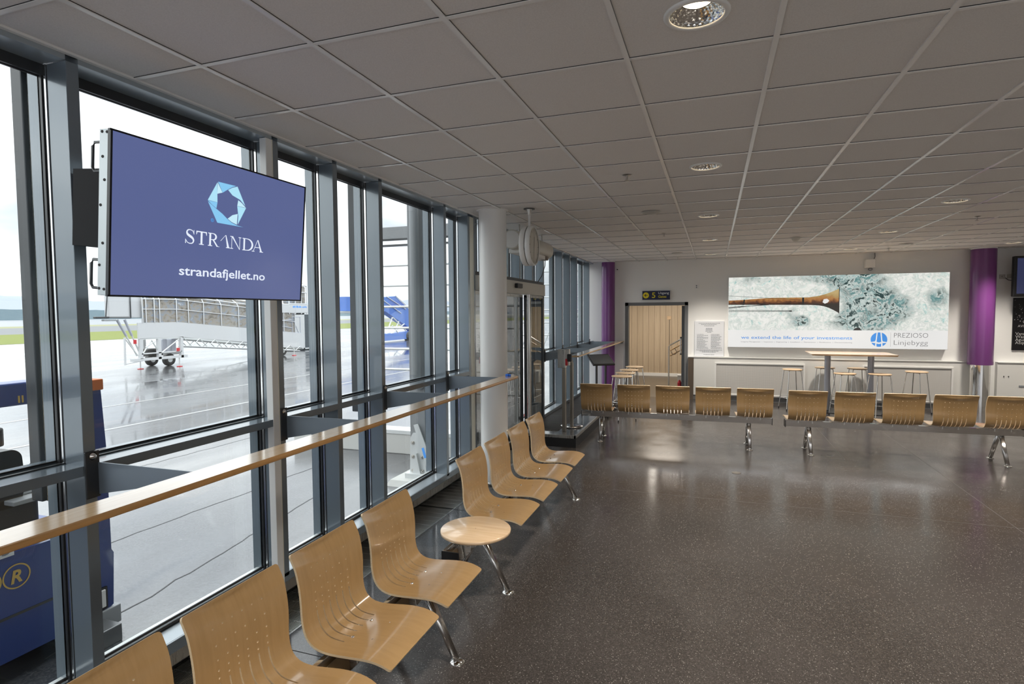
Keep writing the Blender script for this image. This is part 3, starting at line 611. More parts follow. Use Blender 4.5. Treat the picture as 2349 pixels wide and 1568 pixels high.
g = MB(); g.box(-1.91, -1.885, 12.97, 13.0, 1.2, 1.32, 'white_gloss'); g.box(-2.05, -1.93, 12.96, 13.0, 1.19, 1.222, 'black_plastic'); tag(g.build('rail_end_bracket'), 'small black and white bracket where the far rail meets the back wall', 'bracket')
g = MB(); g.bbox(-2.0, -1.97, 5.46, 5.50, 1.25, 1.272, 'tape_blue', .004); g.bbox(-1.978, -1.95, 5.475, 5.50, 1.25, 1.268, 'tape_blue', .004); tag(g.build('blue_clip'), 'small bright blue clip lying on the end of the long leaning rail', 'clip')

# ================================================================== BIG SCREEN
TVO = Vector((-2.3, 1.636, 1.976)); tu = Vector((0, 1, 0)); tv_ = Vector((.055, 0, .661)).normalized(); tn = tu.cross(tv_)      # tn faces the room
TM = Matrix((tu, tv_, tn)).transposed().to_4x4(); TM.translation = TVO
if tn.x < 0: raise SystemExit('screen normal')
tv = empty('display_screen', tuple(TVO), label='large blue advertising screen with a pale blue ring logo hanging at the glass', cat='screen')
LT = TM.to_3x3().to_4x4()
WT, HT = 1.142, .662
g = MB(); g.box(0, WT, 0, HT, -.012, 0, 'screen_frame', M=LT); g.box(-.0, WT, 0, .0075, 0, .004, 'screen_frame', M=LT); g.box(0, WT, HT - .0075, HT, 0, .004, 'screen_frame', M=LT); g.box(0, .0085, 0, HT, 0, .004, 'screen_frame', M=LT); g.box(WT - .0085, WT, 0, HT, 0, .004, 'screen_frame', M=LT); g.build('bezel', tv)
g = MB(); g.add([LT @ Vector(p) for p in ((.0085, .0075, .001), (WT - .0085, .0075, .001), (WT - .0085, HT - .0075, .001), (.0085, HT - .0075, .001))], [(0, 1, 2, 3)], 'screen_blue'); scr = g.build('screen', tv, fix=False)
g = MB(); g.bbox(.002, WT - .002, .002, HT - .002, -.062, -.012, 'silver_side', .002, M=LT); sd = g.build('housing', tv)
for i, (a, b) in enumerate(((.65, -.047), (.648, -.019), (.553, -.042), (.462, -.03), (.363, -.05), (.212, -.035), (.124, -.052), (.03, -.052), (.028, -.024))):
    g = MB(); M = LT @ Matrix.Translation((.002, a, b)) @ Matrix.Rotation(-PI / 2, 4, 'Y'); g.lathe([(0, .001), (.0028, .001), (.0028, .0025), (.0055, .002), (.006, 0)], 'black_plastic', 14, M=M); g.build('rivet', sd)
for z0 in (.03, .50):
    g = MB(); g.path([LT @ Vector(p) for p in ((.022, z0 + .115, -.06), (.022, z0 + .115, -.115), (.022, z0 + .10, -.127), (.022, z0 + .015, -.127), (.022, z0, -.115), (.022, z0, -.06))], .006, 'anodised_dark'); g.build('handle', tv)
g = MB(); g.box(.14, 1.2, .20, .52, -.16, -.135, 'mount_black', M=LT); g.box(.06, .16, .20, .52, -.30, -.135, 'mount_black', M=LT); g.box(.4, .8, .2, .5, -.14, -.06, 'mount_black', M=LT); g.build('mounting_plate', tv)
def scr_poly(g, pts, m, W=.0015):
    put2d(g, pts, [list(range(len(pts)))], m, (0, 0, 0), tu, tv_, W)
def scr_fan(g, pts, m, W):
    vo, eo, fo, *_ = delaunay_2d_cdt([Vector(p) for p in pts], [(i, (i + 1) % len(pts)) for i in range(len(pts))], [], 1, 1e-7); put2d(g, [tuple(v) for v in vo], [list(q) for q in fo], m, (0, 0, 0), tu, tv_, W)
g = MB()
for pts, m in (([(.5221, .5632), (.6324, .5644), (.61, .555), (.5838, .5388), (.5518, .5169)], 'logo_mid'), ([(.5205, .5600), (.5505, .5167), (.52, .5057)], 'logo_light'), ([(.518, .5583), (.4663, .4668), (.5223, .4656), (.5195, .52)], 'logo_pale'),
               ([(.4664, .4651), (.5224, .465), (.5175, .4359), (.49, .450)], 'logo_mid'), ([(.5839, .5361), (.61, .552), (.6416, .5638), (.696, .4768), (.66, .502), (.6117, .5151)], 'logo_pale'), ([(.649, .4981), (.672, .488), (.6998, .4690), (.6438, .4690)], 'logo_light'),
               ([(.6438, .4678), (.7012, .4675), (.6504, .3769), (.6525, .42)], 'logo_pale'), ([(.6482, .4298), (.6156, .419), (.5864, .3971), (.612, .384), (.6449, .3761)], 'logo_light'), ([(.4673, .4603), (.5251, .3689), (.6875, .3686), (.645, .3725), (.612, .381), (.5851, .3952), (.5535, .4159), (.5184, .4333)], 'logo_mid')):
    scr_fan(g, pts, m, .0018)
v, ff = disc2(.496, .3767, .0085, 20, .0065); put2d(g, v, ff, 'logo_blue', (0, 0, 0), tu, tv_, .0018); fit_text(g, 'R', 'logo_blue', (0, 0, 0), tu, tv_, .4925, .4995, .373, .008, .0018)
g.build('ring_logo', scr)
# serif lettering STRANDA built from stems, serifs and bowls
g = MB()
def R_(x0, x1, y0, y1): scr_poly(g, [(x0, y0), (x1, y0), (x1, y1), (x0, y1)], 'screen_white')
def P_(pts): scr_poly(g, pts, 'screen_white')
Bz, Hh = .2535, .062
def ribbon(pts, ws):
    n = len(pts); Lf = []; Rt = []
    for i in range(n):
        a = Vector(pts[max(i - 1, 0)]); b = Vector(pts[min(i + 1, n - 1)]); d = (b - a).normalized(); nn = Vector((-d.y, d.x)); p = Vector(pts[i]); Lf.append(p + nn * ws[i] / 2); Rt.append(p - nn * ws[i] / 2)
    put2d(g, [tuple(p) for p in Lf + Rt], [(n + i, n + i + 1, i + 1, i) for i in range(n - 1)], 'screen_white', (0, 0, 0), tu, tv_, .0018)
sp = [(.395, .300), (.389, .311), (.377, .3155), (.364, .3135), (.358, .304), (.362, .294), (.374, .287), (.388, .279), (.394, .268), (.389, .257), (.376, .2535), (.362, .257), (.353, .268)]
ribbon(catmull(sp, 4), [(.003 + .0085 * math.exp(-((i / 48 - .5) / .22) ** 2)) for i in range(49)])
P_([(.394, .316), (.397, .316), (.397, .296), (.3945, .296)]); P_([(.350, .272), (.3525, .272), (.354, .2525), (.350, .2525)])
def stem(x, w, y0=0, y1=1, sf=.008, top=True, bot=True):
    R_(x, x + w, Bz + Hh * y0, Bz + Hh * y1)
    if bot: R_(x - sf, x + w + sf, Bz, Bz + .0035)
    if top: R_(x - sf, x + w + sf, Bz + Hh - .0035, Bz + Hh)
stem(.4325, .0105, top=False); R_(.4085, .467, Bz + Hh - .005, Bz + Hh); P_([(.4085, Bz + Hh), (.4085, Bz + Hh - .017), (.4105, Bz + Hh - .017), (.415, Bz + Hh - .004)]); P_([(.467, Bz + Hh), (.467, Bz + Hh - .017), (.465, Bz + Hh - .017), (.4605, Bz + Hh - .004)])
stem(.4815, .0105, sf=.007)
def bowl(cx, y0, y1, rx, thick, x0):
    pts = [(x0, y1 - .002)]; ws = [.003]
    for k in range(13):
        a = PI / 2 - PI * k / 12; pts.append((cx + rx * math.cos(a), (y0 + y1) / 2 + ((y1 - y0) / 2 - .002) * math.sin(a))); ws.append(.0035 + (thick - .0035) * math.cos(a) ** 1.5 if math.cos(a) > 0 else .0035)
    pts.append((x0, y0 + .002)); ws.append(.003); ribbon(pts, ws)
bowl(.503, Bz + Hh * .47, Bz + Hh, .0175, .010, .488); P_([(.500, Bz + Hh * .49), (.509, Bz + Hh * .50), (.533, Bz + .002), (.5415, Bz + .002), (.5415, Bz), (.525, Bz)])
P_([(.577, Bz + Hh), (.5815, Bz + Hh), (.6025, Bz), (.589, Bz)]); P_([(.5465, Bz + Hh * .50), (.5500, Bz + Hh * .50), (.5795, Bz + Hh), (.577, Bz + Hh)]); R_(.582, .6065, Bz, Bz + .0035)
R_(.6155, .6185, Bz, Bz + Hh); R_(.6085, .6260, Bz, Bz + .0035); R_(.6065, .623, Bz + Hh - .0035, Bz + Hh); P_([(.614, Bz + Hh), (.6245, Bz + Hh), (.6695, Bz), (.6655, Bz)]); R_(.6665, .6695, Bz, Bz + Hh); R_(.6595, .6770, Bz + Hh - .0035, Bz + Hh)
stem(.692, .0105, sf=.0065); bowl(.716, Bz, Bz + Hh, .036, .0115, .699)
P_([(.787, Bz + Hh), (.793, Bz + Hh), (.8215, Bz), (.809, Bz)]); P_([(.757, Bz), (.7605, Bz), (.790, Bz + Hh), (.787, Bz + Hh)]); R_(.769, .803, Bz + .021, Bz + .0245); R_(.7495, .768, Bz, Bz + .0035); R_(.803, .8285, Bz, Bz + .0035)
g.build('serif_lettering', scr, fix=False)
g = MB(); fit_text(g, 'strandafjellet.no', 'screen_white', (0, 0, 0), tu, tv_, .322, .848, .1065, .041, .0018, bold=.013); g.build('web_address', scr, fix=False)

# ================================================================== CLOCK, AIR CURTAIN
o = empty('hanging_clock', (-1.883, 5.93, 2.614), .03, label='round double sided clock hanging from the ceiling beside the white column', cat='clock')
g = MB(); M = Matrix.Rotation(PI / 2, 4, 'Y'); R0 = .212
for s in (-1, 1):
    g.lathe([(R0 * .9, s * .055), (R0 * .97, s * .060), (R0, s * .050), (R0, s * .008), (R0 * .97, s * .004)], 'white_gloss', 56, M=M)
g.lathe([(R0 * .94, -.006), (R0 * .94, .006)], 'satin_steel', 56, M=M); g.build('casing', o)
for s in (-1, 1):
    g = MB(); g.lathe([(0, s * .050), (R0 * .91, s * .050)], 'clock_face', 56, M=M); dial = g.build('dial', o)
    g = MB()
    for k in range(60):
        a = 2 * PI * k / 60; r0, r1, w_ = (.150, .178, .0035) if k % 5 == 0 else (.168, .178, .0012); dv = Vector((0, math.sin(a), math.cos(a))); pv = Vector((0, math.cos(a), -math.sin(a))); x = s * .0515
        g.add([Vector((x, 0, 0)) + dv * r0 + pv * w_, Vector((x, 0, 0)) + dv * r1 + pv * w_, Vector((x, 0, 0)) + dv * r1 - pv * w_, Vector((x, 0, 0)) + dv * r0 - pv * w_], [(0, 1, 2, 3)], 'black_plastic')
    g.build('hour_marks', dial)
    for a, L_, w_ in ((.12, .10, .005), (3.2, .15, .0035)):
        g = MB(); dv = Vector((0, math.sin(a), math.cos(a))); pv = Vector((0, math.cos(a), -math.sin(a))); x = s * .053
        g.add([Vector((x, 0, 0)) - dv * .02 + pv * w_, Vector((x, 0, 0)) + dv * L_ + pv * w_, Vector((x, 0, 0)) + dv * L_ - pv * w_, Vector((x, 0, 0)) - dv * .02 - pv * w_], [(0, 1, 2, 3)], 'black_plastic'); g.build('hand', dial)
g = MB(); g.tube((0, 0, .21), (0, 0, .34), .013, 'white_gloss'); g.build('hanging_rod', o)
g = MB(); g.tube((0, 0, .39), (0, 0, .396), .06, 'anodised_dark', n=24); g.tube((0, 0, .32), (0, 0, .39), .012, 'satin_steel', r2=.03); g.build('ceiling_mount', o)
o = empty('air_curtain', (-2.33, 6.62, 2.79), label='pale horizontal air curtain cylinder above the sliding door behind the clock', cat='air curtain')
g = MB(); n = 32; Rr = .118
g.tube((0, 0, 0), (0, 1.5, 0), Rr, 'header_paint', n=32); g.tube((0, 1.5, 0), (0, 1.6, -.02), Rr, 'header_paint', r2=.085, n=32); g.build('body', o)
g = MB(); g.tube((0, -.004, 0), (0, -.001, 0), Rr * .88, 'white_column', n=32); g.build('end_cap', o)
g = MB(); g.tube((0, .3, .1), (0, .3, .22), .01, 'satin_steel'); g.tube((0, 1.3, .1), (0, 1.3, .22), .01, 'satin_steel'); g.build('hanging_rod', o)
g = MB(); g.box(-.09, .08, .15, 1.35, -.15, -.10, 'white_paint'); g.bbox(.02, .12, .25, .36, -.16, -.11, 'brick_dark', .004); g.bbox(.0, .1, 1.2, 1.3, -.15, -.1, 'brick_dark', .004); g.build('outlet_grille', o)
g = MB(); g.path([(.05, 1.3, -.12), (.03, 1.36, -.22), (-.05, 1.46, -.36), (-.16, 1.62, -.44)], .006, 'black_plastic'); g.build('cable', o)

# ================================================================== POSTS ON THE LANDING, KIOSK
o = empty('push_button_post', (-2.03, 8.02, PZ), label='brown steel post with a grey box and red button at the landing edge', cat='control post')
g = MB(); g.bbox(-.027, .027, -.027, .027, 0, .94, 'brown_steel', .006); g.build('post', o)
g = MB(); g.bbox(-.082, .03, -.06, .05, .93, 1.195, 'satin_steel', .004); g.bbox(.03, .08, -.03, .05, .96, 1.2, 'satin_steel', .004); bx = g.build('box', o)
g = MB(); g.bbox(.03, .062, -.058, -.02, .965, 1.06, 'red_plastic', .004); g.build('red_button', bx)
g = MB(); g.bbox(.055, .12, -.06, .0, 1.02, 1.13, 'black_plastic', .01); g.build('reader', bx)
o = empty('barrier_post', (-2.01, 8.40, PZ + .008), label='brown steel post on a round steel foot behind the button post', cat='post')
g = MB(); g.bbox(-.024, .024, -.024, .024, .01, .965, 'brown_steel', .006); g.tube((0, 0, .965), (0, 0, 1.0), .02, 'brown_steel'); g.build('post', o)
g = MB(); g.lathe([(0, .016), (.06, .015), (.165, .010), (.172, 0), (0, 0)], 'polished_steel', 48); g.build('foot', o)
o = empty('info_stand', (-1.93, 10.35, PZ + .008), .62, label='black tilted info display on two thin legs by the purple corner column', cat='info stand')
M = Matrix.Translation((0, 0, .86)) @ Matrix.Rotation(math.radians(30), 4, 'X')
g = MB(); g.bbox(-.215, .215, -.165, .165, -.03, 0, 'black_plastic', .005, M=M); g.build('panel', o)
g = MB(); g.box(-.195, .195, -.145, .145, 0, .002, 'kiosk_glass', M=M); g.build('display', o)
for x in (-.09, .09): g = MB(); g.bbox(x - .015, x + .015, -.02, .02, 0, .83, 'anodised_dark', .003); g.build('leg', o)
g = MB(); g.bbox(-.16, .16, -.12, .12, 0, .012, 'anodised_dark', .004); g.build('foot_plate', o)

# ================================================================== STOOLS, HIGH TABLE
def stool():
    o = empty('bar_stool', (0, 0, 0)); h = .775
    g = MB(); g.lathe([(0, h - .004), (.10, h - .003), (.165, h + .002), (.178, h), (.180, h - .008), (.174, h - .016), (0, h - .016)], 'stool_wood', 48); g.build('seat', o)
    g = MB()
    for a in (PI / 4, -PI / 4): g.tube((-.15 * math.cos(a), -.15 * math.sin(a), h - .024), (.15 * math.cos(a), .15 * math.sin(a), h - .024), .008, 'chrome', n=8)
    g.box(-.05, .05, -.05, .05, h - .03, h - .016, 'black_plastic'); g.build('seat_frame', o)
    for k in range(4):
        a = PI / 4 + k * PI / 2; c_, s_ = math.cos(a), math.sin(a); g = MB()
        g.path([(.135 * c_, .135 * s_, h - .024), (.152 * c_, .152 * s_, h - .026), (.160 * c_, .160 * s_, h - .04), (.250 * c_, .250 * s_, .02)], .0085, 'chrome', n=8); lg = g.build('leg', o)
        g = MB(); g.tube((.2497 * c_, .2497 * s_, .0), (.248 * c_, .248 * s_, .03), .011, 'black_plastic', n=8); g.build('foot_cap', lg)
    g = MB(); zr = .235; rr = .160 + (.09) * (h - .04 - zr) / (h - .06); g.path([(rr * math.cos(2 * PI * k / 36), rr * math.sin(2 * PI * k / 36), zr) for k in range(36)], .006, 'chrome', n=6, closed=True); g.build('foot_ring', o)
    return o
st = stool()
SP = [(1.44, 12.12, .3, 'standing apart at the table end under the slogan of the advert'), (2.08, 12.66, .12, 'behind the first leg of the high table, close to the wall'), (2.64, 12.64, .1, 'behind the high table between its two legs, close to the wall'),
      (2.22, 11.57, .25, 'in front of the high table next to its first leg'), (2.77, 11.60, .35, 'in front of the high table next to its second leg'), (3.50, 12.24, .8, 'at the end of the high table beside the purple column'),
      (-1.51, 10.08, .7, 'at the far leaning rail, first of four, furthest from the doorway'), (-1.53, 10.62, .75, 'at the far leaning rail, second of four'), (-1.54, 11.20, .8, 'at the far leaning rail, third of four'), (-1.52, 11.87, .7, 'last of four at the far leaning rail, just before the doorway')]
for i, (x, y, r, d_) in enumerate(SP):
    o = st if i == 0 else copy_tree(st); o.location = (x, y, 0); o.rotation_euler = (0, 0, r); tag(o, 'bar stool ' + d_, 'bar stool', 'bar stools at the high table' if i < 6 else 'bar stools at the far leaning rail')
o = empty('high_table', (2.39, 12.12, 0), label='long high table with a thin beech top on two grey round legs', cat='table')
g = MB(); g.add([(-.67, -.40, 1.07), (.67, -.40, 1.07), (.67, .40, 1.07), (-.67, .40, 1.07), (-.69, -.42, 1.10), (.69, -.42, 1.10), (.69, .42, 1.10), (-.69, .42, 1.10)], [(3, 2, 1, 0), (4, 5, 6, 7), (0, 1, 5, 4), (1, 2, 6, 5), (2, 3, 7, 6), (3, 0, 4, 7)], 'beech_top'); g.build('table_top', o)
for x in (-.355, .355):
    g = MB(); g.tube((x, 0, .02), (x, 0, 1.06), .052, 'grey_post', n=28); g.tube((x, 0, 1.058), (x, 0, 1.069), .13, 'grey_post', n=28); lg = g.build('leg', o)
    g = MB(); g.bbox(x - .26, x + .26, -.30, .30, 0, .012, 'anodised_dark', .004); g.build('base_plate', lg)

# ================================================================== BACK WALL ITEMS
YF = 12.88
o = empty('advert_lightbox', (0, 0, 0), label='large backlit advert of a rusty flare boom over foaming sea', cat='lightbox')
g = MB(); g.bbox(.283, 4.172, YF, YB, 1.135, 2.602, 'white_gloss', .004); lb = g.build('case', o)
g = MB(); g.add([(.292, YF - .002, 1.50), (4.163, YF - .002, 1.50), (4.163, YF - .002, 2.595), (.292, YF - .002, 2.595)], [(0, 1, 2, 3)], 'sea_print'); pn = g.build('sea_picture', o, fix=False)
g = MB(); g.add([(.292, YF - .002, 1.143), (4.163, YF - .002, 1.143), (4.163, YF - .002, 1.50), (.292, YF - .002, 1.50)], [(0, 1, 2, 3)], 'box_white'); cp = g.build('caption_band', o, fix=False)
O_, U_, V_ = (0, YF - .002, 0), (1, 0, 0), (0, 0, 1)
def flat(g, pts, m, W):
    vo, eo, fo, *_ = delaunay_2d_cdt([Vector(p) for p in pts], [(i, (i + 1) % len(pts)) for i in range(len(pts))], [], 1, 1e-7); put2d(g, [tuple(v) for v in vo], [list(q) for q in fo], m, O_, U_, V_, W)
g = MB(); flat(g, [(.292, 2.115), (.606, 2.128), (.90, 2.150), (1.121, 2.162), (1.803, 2.161), (1.983, 2.189), (2.12, 2.228), (2.212, 2.264), (2.343, 2.325), (2.345, 1.841), (2.25, 1.90), (2.165, 1.946), (2.08, 1.978), (1.986, 1.998), (1.80, 2.010), (1.532, 2.013), (1.066, 2.019), (.607, 2.024), (.292, 2.027)], 'rusty_print', .0010); g.build('flare_boom', pn, fix=False)
g = MB()
def ln(g, a, b, w, m, W=.0016):
    a, b = Vector(a), Vector(b); d = (b - a).normalized(); n_ = Vector((-d.y, d.x)) * w / 2; put2d(g, [tuple(a + n_), tuple(a - n_), tuple(b - n_), tuple(b + n_)], [(0, 1, 2, 3)], m, O_, U_, V_, W)
for a, b, w_ in (((.292, 2.215), (1.75, 2.105), .006), ((.292, 1.975), (1.066, 2.019), .010), ((.292, 1.945), (.70, 2.0), .010), ((.292, 1.965), (1.3, 2.05), .006), ((.292, 1.912), (1.497, 1.894), .009), ((.292, 1.887), (1.49, 1.882), .009), ((1.45, 1.889), (1.50, 1.887), .022), ((2.342, 2.36), (2.344, 1.83), .012), ((1.70, 2.01), (1.70, 2.16), .035), ((.58, 2.02), (.60, 2.13), .03)):
    ln(g, a, b, w_, 'cable_print'); g.build('cable', pn, fix=False); g = MB()
flat(g, [(2.05, 2.06), (2.07, 2.12), (2.13, 2.13), (2.17, 2.09), (2.14, 2.05), (2.09, 2.03)], 'box_white', .0018); flat(g, [(2.60, 1.50), (2.62, 1.535), (2.66, 1.55), (2.71, 1.54), (2.75, 1.50)], 'cable_print', .0012)
g.build('highlights', pn, fix=False)
g = MB(); fit_text(g, 'we extend the life of your investments', 'box_blue', O_, U_, V_, .545, 2.585, 1.318, .062, .0015, bold=.004); fit_text(g, 'Integrity Management  |  Inspection  |  Engineering  |  Installation  |  Maintenance  |  Modification  |  Decommissioning', 'box_grey', O_, U_, V_, .545, 2.585, 1.247, .020, .0015); g.build('slogan', cp, fix=False)
g = MB(); cx, cy, rr = 3.042, 1.322, .141
def arcband(a0, a1, xa, xb):
    """part of the disc between two vertical-ish limits"""
    pts = []
    for k in range(13):
        a = a0 + (a1 - a0) * k / 12; pts.append((cx + rr * math.cos(a), cy + rr * math.sin(a)))
    return pts
R = math.radians
flat(g, arcband(R(108), R(200), 0, 0) + [(cx - .065, cy - .035), (cx - .055, cy + .0)][::1], 'box_blue', .0015)
flat(g, arcband(R(-20), R(72), 0, 0) + [(cx + .055, cy + .0), (cx + .065, cy - .035)], 'box_blue', .0015)
flat(g, [(cx - .022, cy + .138), (cx + .022, cy + .138), (cx + .040, cy - .045), (cx, cy - .058), (cx - .040, cy - .045)], 'box_blue', .0015)
flat(g, arcband(R(207), R(243), 0, 0) + [(cx - .060, cy - .070)], 'box_blue', .0015); flat(g, arcband(R(297), R(333), 0, 0) + [(cx + .060, cy - .070)], 'box_blue', .0015)
flat(g, arcband(R(254), R(286), 0, 0) + [(cx + .040, cy - .078), (cx, cy - .088), (cx - .040, cy - .078)], 'box_blue', .0015)
g.build('round_logo', cp, fix=False)
g = MB(); ln(g, (3.236, 1.182), (3.236, 1.462), .003, 'box_grey'); fit_text(g, 'PREZIOSO', 'box_grey', O_, U_, V_, 3.292, 3.850, 1.362, .088, .0015, bold=-.012); fit_text(g, 'Linjebygg', 'box_grey', O_, U_, V_, 3.292, 3.850, 1.222, .088, .0015, bold=-.012); g.build('company_name', cp, fix=False)

o = empty('gate_sign', (0, 0, 0), label='dark blue sign with a yellow arrow, number five and gate words', cat='sign')
g = MB(); g.bbox(-1.495, -.905, 12.94, YB, 2.158, 2.352, 'sign_navy', .003); g.build('board', o)
O2 = (0, 12.938, 0); g = MB(); v, ff = disc2(-1.417, 2.255, .066); put2d(g, v, ff, 'sign_yellow', O2, U_, V_, .001); fit_text(g, '5', 'sign_yellow', O2, U_, V_, -1.286, -1.214, 2.199, .118, .001, bold=.01); fit_text(g, 'Gates', 'sign_yellow', O2, U_, V_, -1.152, -.978, 2.199, .052, .001, bold=.012); fit_text(g, 'Utgang', 'paper_white', O2, U_, V_, -1.152, -.925, 2.279, .050, .001, bold=.012); g.build('lettering', o, fix=False)
g = MB()
for pts in ([(-1.452, 2.255), (-1.418, 2.289), (-1.409, 2.280), (-1.434, 2.255), (-1.409, 2.230), (-1.418, 2.221)], [(-1.444, 2.2615), (-1.378, 2.2615), (-1.378, 2.2485), (-1.444, 2.2485)]):
    vo, eo, fo, *_ = delaunay_2d_cdt([Vector(p) for p in pts], [(i, (i + 1) % len(pts)) for i in range(len(pts))], [], 1, 1e-7); put2d(g, [tuple(q) for q in vo], [list(q) for q in fo], 'sign_navy', O2, U_, V_, .002)
g.build('arrow', o, fix=False)
o = empty('info_plaque', (0, 0, 0), label='pale plaque with two columns of small grey text between doorway and advert', cat='plaque')
g = MB(); g.bbox(-.386, .212, 12.97, YB, .928, 1.686, 'paper_white', .002); g.build('board', o)
g = MB(); random.seed(4); O3 = (0, 12.969, 0)
def dash(x0, x1, z, h=.010):
    x = x0
    while x < x1 - .01:
        w_ = random.uniform(.012, .034); w_ = min(w_, x1 - x); put2d(g, [(x, z), (x + w_, z), (x + w_, z + h), (x, z + h)], [(0, 1, 2, 3)], 'ink_grey', O3, U_, V_, .001); x += w_ + .007
cxp = -.087
for z, hw in ((1.635, .215), (1.608, .165), (1.578, .10), (1.525, .065), (1.505, .07), (1.485, .07), (1.462, .075), (1.440, .04), (1.060, .26), (1.038, .20), (1.015, .14), (.962, .11)): dash(cxp - hw, cxp + hw, z)
for k in range(15):
    z = 1.395 - k * .0215; dash(-.335, -.335 + random.uniform(.12, .24), z, .008); dash(-.05, -.05 + random.uniform(.12, .22), z, .008)
g.build('text_lines', o, fix=False)
o = empty('wall_socket', (-.349, 13.0, 2.428), label='small white double socket high on the wall above the plaque', cat='socket')
g = MB(); g.bbox(-.047, .047, -.035, 0, -.044, .044, 'white_gloss', .006); g.build('plate', o); g = MB(); g.tube((-.005, -.037, .018), (-.005, -.03, .018), .014, 'ink_grey', n=16); g.tube((-.005, -.037, -.018), (-.005, -.03, -.018), .014, 'ink_grey', n=16); g.build('outlet', o)
o = empty('wall_sensor_box', (2.875, 13.0, 2.78), label='white box with a loop antenna on the wall over the advert', cat='wall box')
g = MB(); g.bbox(-.09, .09, -.10, 0, -.06, .11, 'white_gloss', .012); g.build('case', o)
g = MB(); g.path([(-.035 + .035 * math.cos(a * PI / 6) + .04, -.06, -.085 + .02 * math.sin(a * PI / 6)) for a in range(12)], .005, 'black_plastic', closed=True); g.build('loop', o); g = MB(); g.path([(.07, -.02, .10), (.09, -.02, .16), (.085, -.02, .23)], .005, 'black_plastic'); g.build('cable', o)
g = MB(); g.tube((-2.05, 12.99, 2.845), (-2.05, 12.95, 2.845), .012, 'black_plastic'); tag(g.build('wall_hook'), 'tiny black hook on the wall beside the purple corner column', 'hook')
o = empty('wall_monitor', (5.05, 12.70, 2.12), label='black wall monitor cut by the picture edge above a dark poster', cat='monitor')
g = MB(); g.bbox(0, 1.1, -.03, .06, 0, .72, 'black_plastic', .012); g.build('case', o); g = MB(); g.box(.05, 1.05, -.032, -.03, .05, .68, 'screen_off'); g.build('screen', o); g = MB(); g.box(.4, .7, .05, .3, .25, .5, 'black_plastic'); g.build('wall_arm', o)
o = empty('wall_poster', (0, 0, 0), label='dark starry poster under the black monitor at the picture edge', cat='poster')
g = MB(); g.bbox(5.185, 6.1, 12.975, YB, 1.14, 2.1, 'poster_black', .003); g.build('board', o)
g = MB(); random.seed(9); O4 = (0, 12.974, 0)
for k in range(150): x, z, r_ = random.uniform(5.2, 6.05), random.uniform(1.62, 2.08), random.uniform(.003, .009); v, ff = disc2(x, z, r_, 6); put2d(g, v, ff, 'ink_white', O4, U_, V_, .001)
for i, s in enumerate(('Vann', 'Wasser', 'Agua', 'Acqua')): v, ff = text_geo(s); put2d(g, [(5.23 + a * .075, 1.42 - i * .055 + b * .075) for a, b in v], ff, 'ink_white', O4, U_, V_, .001)
v, ff = text_geo('AVIN'); put2d(g, [(5.26 + a * .06, 1.565 + b * .06) for a, b in v], ff, 'ink_white', O4, U_, V_, .001); ln_y = 0
g.build('printed_text', o, fix=False)
o = empty('wall_socket', (5.05, 13.0, 2.49), label='pale socket plate with a black cable beside the wall monitor', cat='socket')
g = MB(); g.bbox(-.085, .0, -.02, 0, -.035, .045, 'wall_grey_beige', .004); g.bbox(.03, .1, -.02, 0, -.03, .045, 'wall_grey_beige', .004); g.build('plate', o)
g = MB(); g.tube((-.05, -.022, .008), (-.05, -.015, .008), .007, 'black_plastic'); g.path([(-.0, -.02, -.02), (.04, -.04, -.06), (.1, -.1, -.08)], .006, 'black_plastic'); g.build('cable', o)
g = MB(); g.tube((5.05, 12.89, .66), (5.05, 12.9, .66), .008, 'black_plastic'); g.tube((5.12, 12.89, .66), (5.12, 12.9, .66), .008, 'black_plastic'); g.box(5.28, 5.42, 12.893, 12.9, .47, .50, 'ink_grey'); g.build('screw_holes', dado)

# corridor items
o = empty('handrail', (0, 0, 0), label='steel handrail rising to one side in the corridor behind the doorway', cat='handrail')
g = MB(); g.path([(-1.02, 14.35, 0), (-1.02, 14.35, 1.05), (-1.0, 14.35, 1.075), (-.45, 14.35, 1.40)], .018, 'satin_steel'); g.build('post', o)
for z0 in (.93, .80): g = MB(); g.path([(-.99, 14.38, z0 + .02), (-.45, 14.38, z0 + .33)], .016, 'rail_wood'); g.build('wooden_rail', o)
g = MB(); g.path([(-.97, 14.36, .93), (-.93, 14.36, .86), (-.88, 14.36, .85), (-.84, 14.36, .9)], .008, 'brown_steel'); g.path([(-.88, 14.36, 1.0), (-.84, 14.36, .93), (-.8, 14.36, .93)], .008, 'brown_steel'); g.build('hook', o)
g = MB(); g.bbox(-.83, -.74, 14.6, 14.75, 0.02, .33, 'white_gloss', .005); tag(g.build('corridor_box'), 'small pale box on the corridor floor beside the open door leaf', 'box')
g = MB(); g.tube((-.71, 13.32, .02), (-.71, 13.32, .30), .045, 'red_plastic', n=20); g.tube((-.71, 13.32, .30), (-.71, 13.32, .36), .045, 'red_plastic', r2=.015, n=20); tag(g.build('fire_extinguisher'), 'red extinguisher on the floor against the open door leaf', 'fire extinguisher')
g = MB(); g.bbox(-1.28, -1.17, 17.28, 17.3, 1.66, 1.76, 'stool_wood', .004); g.box(-1.222, -1.21, 17.285, 17.3, .1, 1.66, 'brown_panel'); tag(g.build('wall_box_with_duct'), 'small wooden box with a thin duct on the corridor boards', 'junction box')

